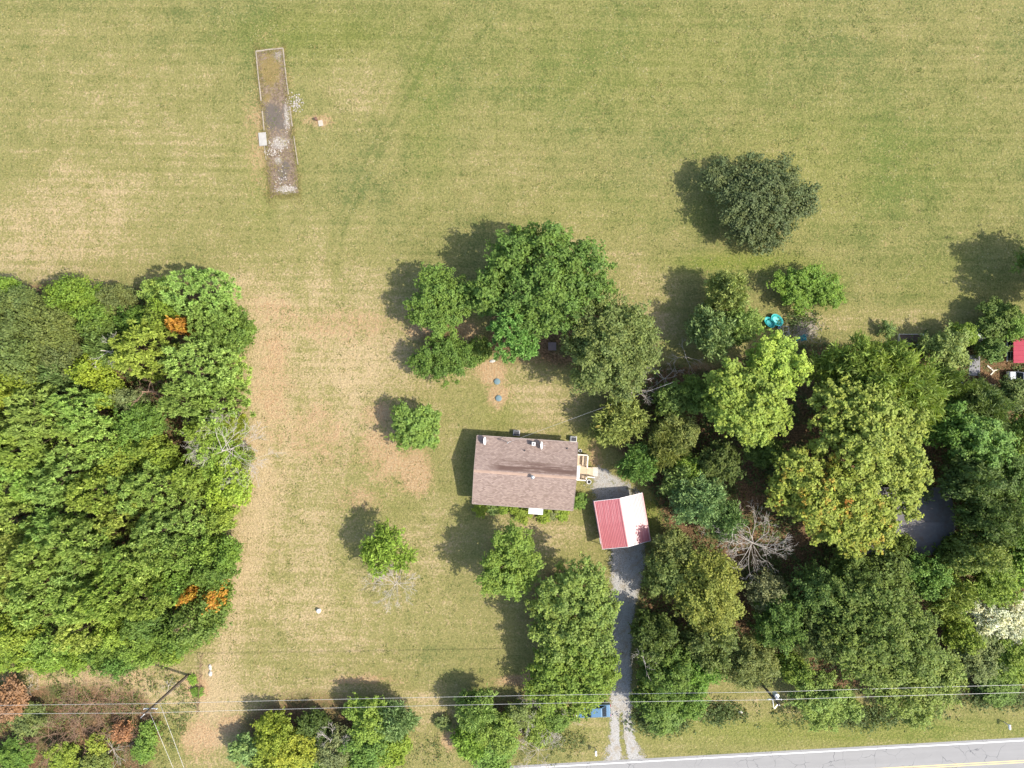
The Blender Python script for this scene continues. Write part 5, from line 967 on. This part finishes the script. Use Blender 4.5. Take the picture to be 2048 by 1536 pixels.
c = t.mix(sp(s.outputs[0]), c, t.mix(nf, (0.27, 0.205, 0.075), (0.15, 0.108, 0.052))); c = t.mix(sp(s.outputs[1]), c, t.mix(nf, (0.080, 0.068, 0.056), (0.165, 0.135, 0.11))); c = t.mix(sp(s.outputs[2]), c, t.mix(t.ramp(nf, .35, .65), (0.40, 0.365, 0.31), (0.19, 0.155, 0.125))); t.bump(nf, .06)
link('slab', me, t.fin(c, .95, .1), fd)
FEDGE = simple('crumbled_edge', (.31, .26, .195), .95, var=.35, scale=2)
def L2(u, v): p = P(u, v); return Vector((p.x-o0.x, p.y-o0.y, 0))
def edge(a, c, w, h, nm_='edge_beam'):
    A, B = L2(*a), L2(*c); d = B-A; nseg = max(1, int(d.length/1.2))
    for k in range(nseg):
        if nseg > 3 and random.random() < .12: continue
        p = A.lerp(B, (k+.5)/nseg); MB().box((p.x+random.uniform(-.02, .02), p.y+random.uniform(-.02, .02), h/2), (d.length/nseg*.97, w*random.uniform(.8, 1.15), h*random.uniform(.8, 1.1)), math.atan2(d.y, d.x)+random.uniform(-.02, .02)).build(nm_, FEDGE, fd)
edge((512, 103), (566, 97), .17, .14); edge((512, 103), (529, 262), .16, .13); edge((566, 97), (577, 190), .15, .13); edge((580, 215), (596, 330), .13, .12); edge((529, 290), (533, 320), .13, .1)
MB().box((0, 0, .09), (1.0, 1.75, .18), R(5)).build('door_step', simple('white_concrete', (.36, .34, .30), .9, var=.3), fd, L2(526, 279))
b = MB()
for (u, v, ru, rv, k) in ((590, 206, 15, 16, 110), (560, 290, 22, 14, 80), (545, 303, 20, 9, 60), (575, 235, 5, 30, 50), (575, 378, 22, 10, 60), (562, 350, 16, 18, 30)):
    for _ in range(k):
        p = L2(random.gauss(u, ru*.5), random.gauss(v, rv*.5)); s_ = random.uniform(.05, .2); b.box((p.x, p.y, .05+s_*.2), (s_, s_*random.uniform(.5, 1), s_*.6), random.uniform(0, 3), top=.7)
tag(b.build('rubble', simple('rubble_stone', (.40, .36, .31), .95, var=.4, scale=1.5), fd), kind='stuff')
# ================================================================== UTILITY POLES AND WIRES
def pole(u, v, h, label, transformer=False, arm_rot=0.0):
    e = empty('utility_pole', P(u, v)); tag(e, label, 'utility pole', 'utility poles of the roadside line')
    MB().tube([(0, 0, -.1), (0, 0, h*.5), (0, 0, h)], [.19, .165, .13], 10).build('shaft', POLEW, e); MB().lathe([(.04, 0), (.06, .06), (.04, .12), (.06, .18), (.03, .24)], 8, (0, 0, h)).build('insulator', METALW, e)
    b = MB().box((0, .0, h-1.45), (1.7, .1, .12), arm_rot); b.build('crossarm', GREYM, e); MB().tube([(0, 0, h-.25), (-.5*math.cos(arm_rot), -.5, h-.1)], .04, 6).build('bracket', GALV, e)
    for s in (-.75, .75): MB().lathe([(.03, 0), (.055, .05), (.03, .1), (.05, .15), (.02, .2)], 8, (s*math.cos(arm_rot), s*math.sin(arm_rot), h-1.39)).build('insulator', METALW, e)
    if transformer:
        tv = MB().lathe([(.26, 0), (.3, .03), (.3, .8), (.27, .86), (.05, .9)], 16, (.42, .22, h-2.6)).build('transformer', GREYM, e); MB().lathe([(.05, 0), (.03, .3), (.05, .34)], 8, (.42, .22, h-1.72)).build('bushing', METALW, tv); MB().box((.2, .1, h-2.2), (.3, .1, .5), .5).build('bracket', DARKM, e)
        MB().tube([(.1, -.15, h-2.4), (.15, -1.35, h-2.1)], .04, 6).build('lamp_arm', GALV, e)
    return e
h1 = 11.2; pole(376, 1350, h1, 'utility pole with wires turning across the road, in the scrub by the wood'); pole(1497, 1336, 10.8, 'utility pole with grey transformer among the yard trees', True)
pw = 'bare overhead wire strung along the road between the utility poles'
def w3(u, v, h): return P(u, v, h)
wire('overhead_wire', [w3(-700, 1440, 10.8), w3(288, 1426, 11.0), w3(1548, 1399.5, 10.7), w3(2700, 1372, 10.7)], .018, 'upper overhead wire along the road reaching the pole tops', group='overhead wires along the road', sag=.35)
wire('overhead_wire', [w3(-700, 1425, 9.4), w3(318, 1407, 9.7), w3(1538, 1384, 9.3), w3(2700, 1356, 9.3)], .018, 'lower overhead wire along the road on the crossarm side', group='overhead wires along the road', sag=.3)
wire('overhead_wire', [w3(300, 1426, 10.9), w3(469, 1844, 10.6)], .018, 'wire crossing the road from the pole top', group='overhead wires crossing the road', sag=.2); wire('overhead_wire', [w3(320, 1408, 9.7), w3(476, 1840, 9.6)], .018, 'wire crossing the road from the pole crossarm', group='overhead wires crossing the road', sag=.2)
pole(533, 1720, 11.0, 'utility pole across the road carrying the crossing wires'); pole(2430, 1310, 10.7, 'utility pole further along the road past the yard'); pole(-500, 1365, 11.0, 'utility pole further along the road past the wood')
wire('fence_wire', [P(1905, 764, 2.6), P(2035, 773, 2.4)], .03, 'thin pale cable strung between trees behind the concrete pad', 'cable', sag=.1)
def wfence(pts, label):
    e = empty('wire_fence', P(*pts[0])); tag(e, label, 'fence'); o = P(*pts[0]); RUST = simple('rusty_wire', (.13, .075, .05), .8) if 'rusty_wire' not in bpy.data.materials else bpy.data.materials['rusty_wire']; L = []
    for a, c in zip(pts[:-1], pts[1:]):
        for k in range(3): L.append(P(*a).lerp(P(*c), k/3)-o)
    L.append(P(*pts[-1])-o)
    for p in L: MB().box((p.x, p.y, .55), (.05, .05, 1.1)).build('post', RUST, e)
    for z in (.45, .8, 1.05): MB().tube([p+Vector((.03, 0, z)) for p in L], .022, 4).build('wire', RUST, e)
wfence([(407, 1308), (404, 1370), (399, 1421)], 'rusty wire fence beside the dry strip and utility pole'); wfence([(34, 1312), (38, 1390)], 'short rusty wire fence in the scrub at the wood edge')
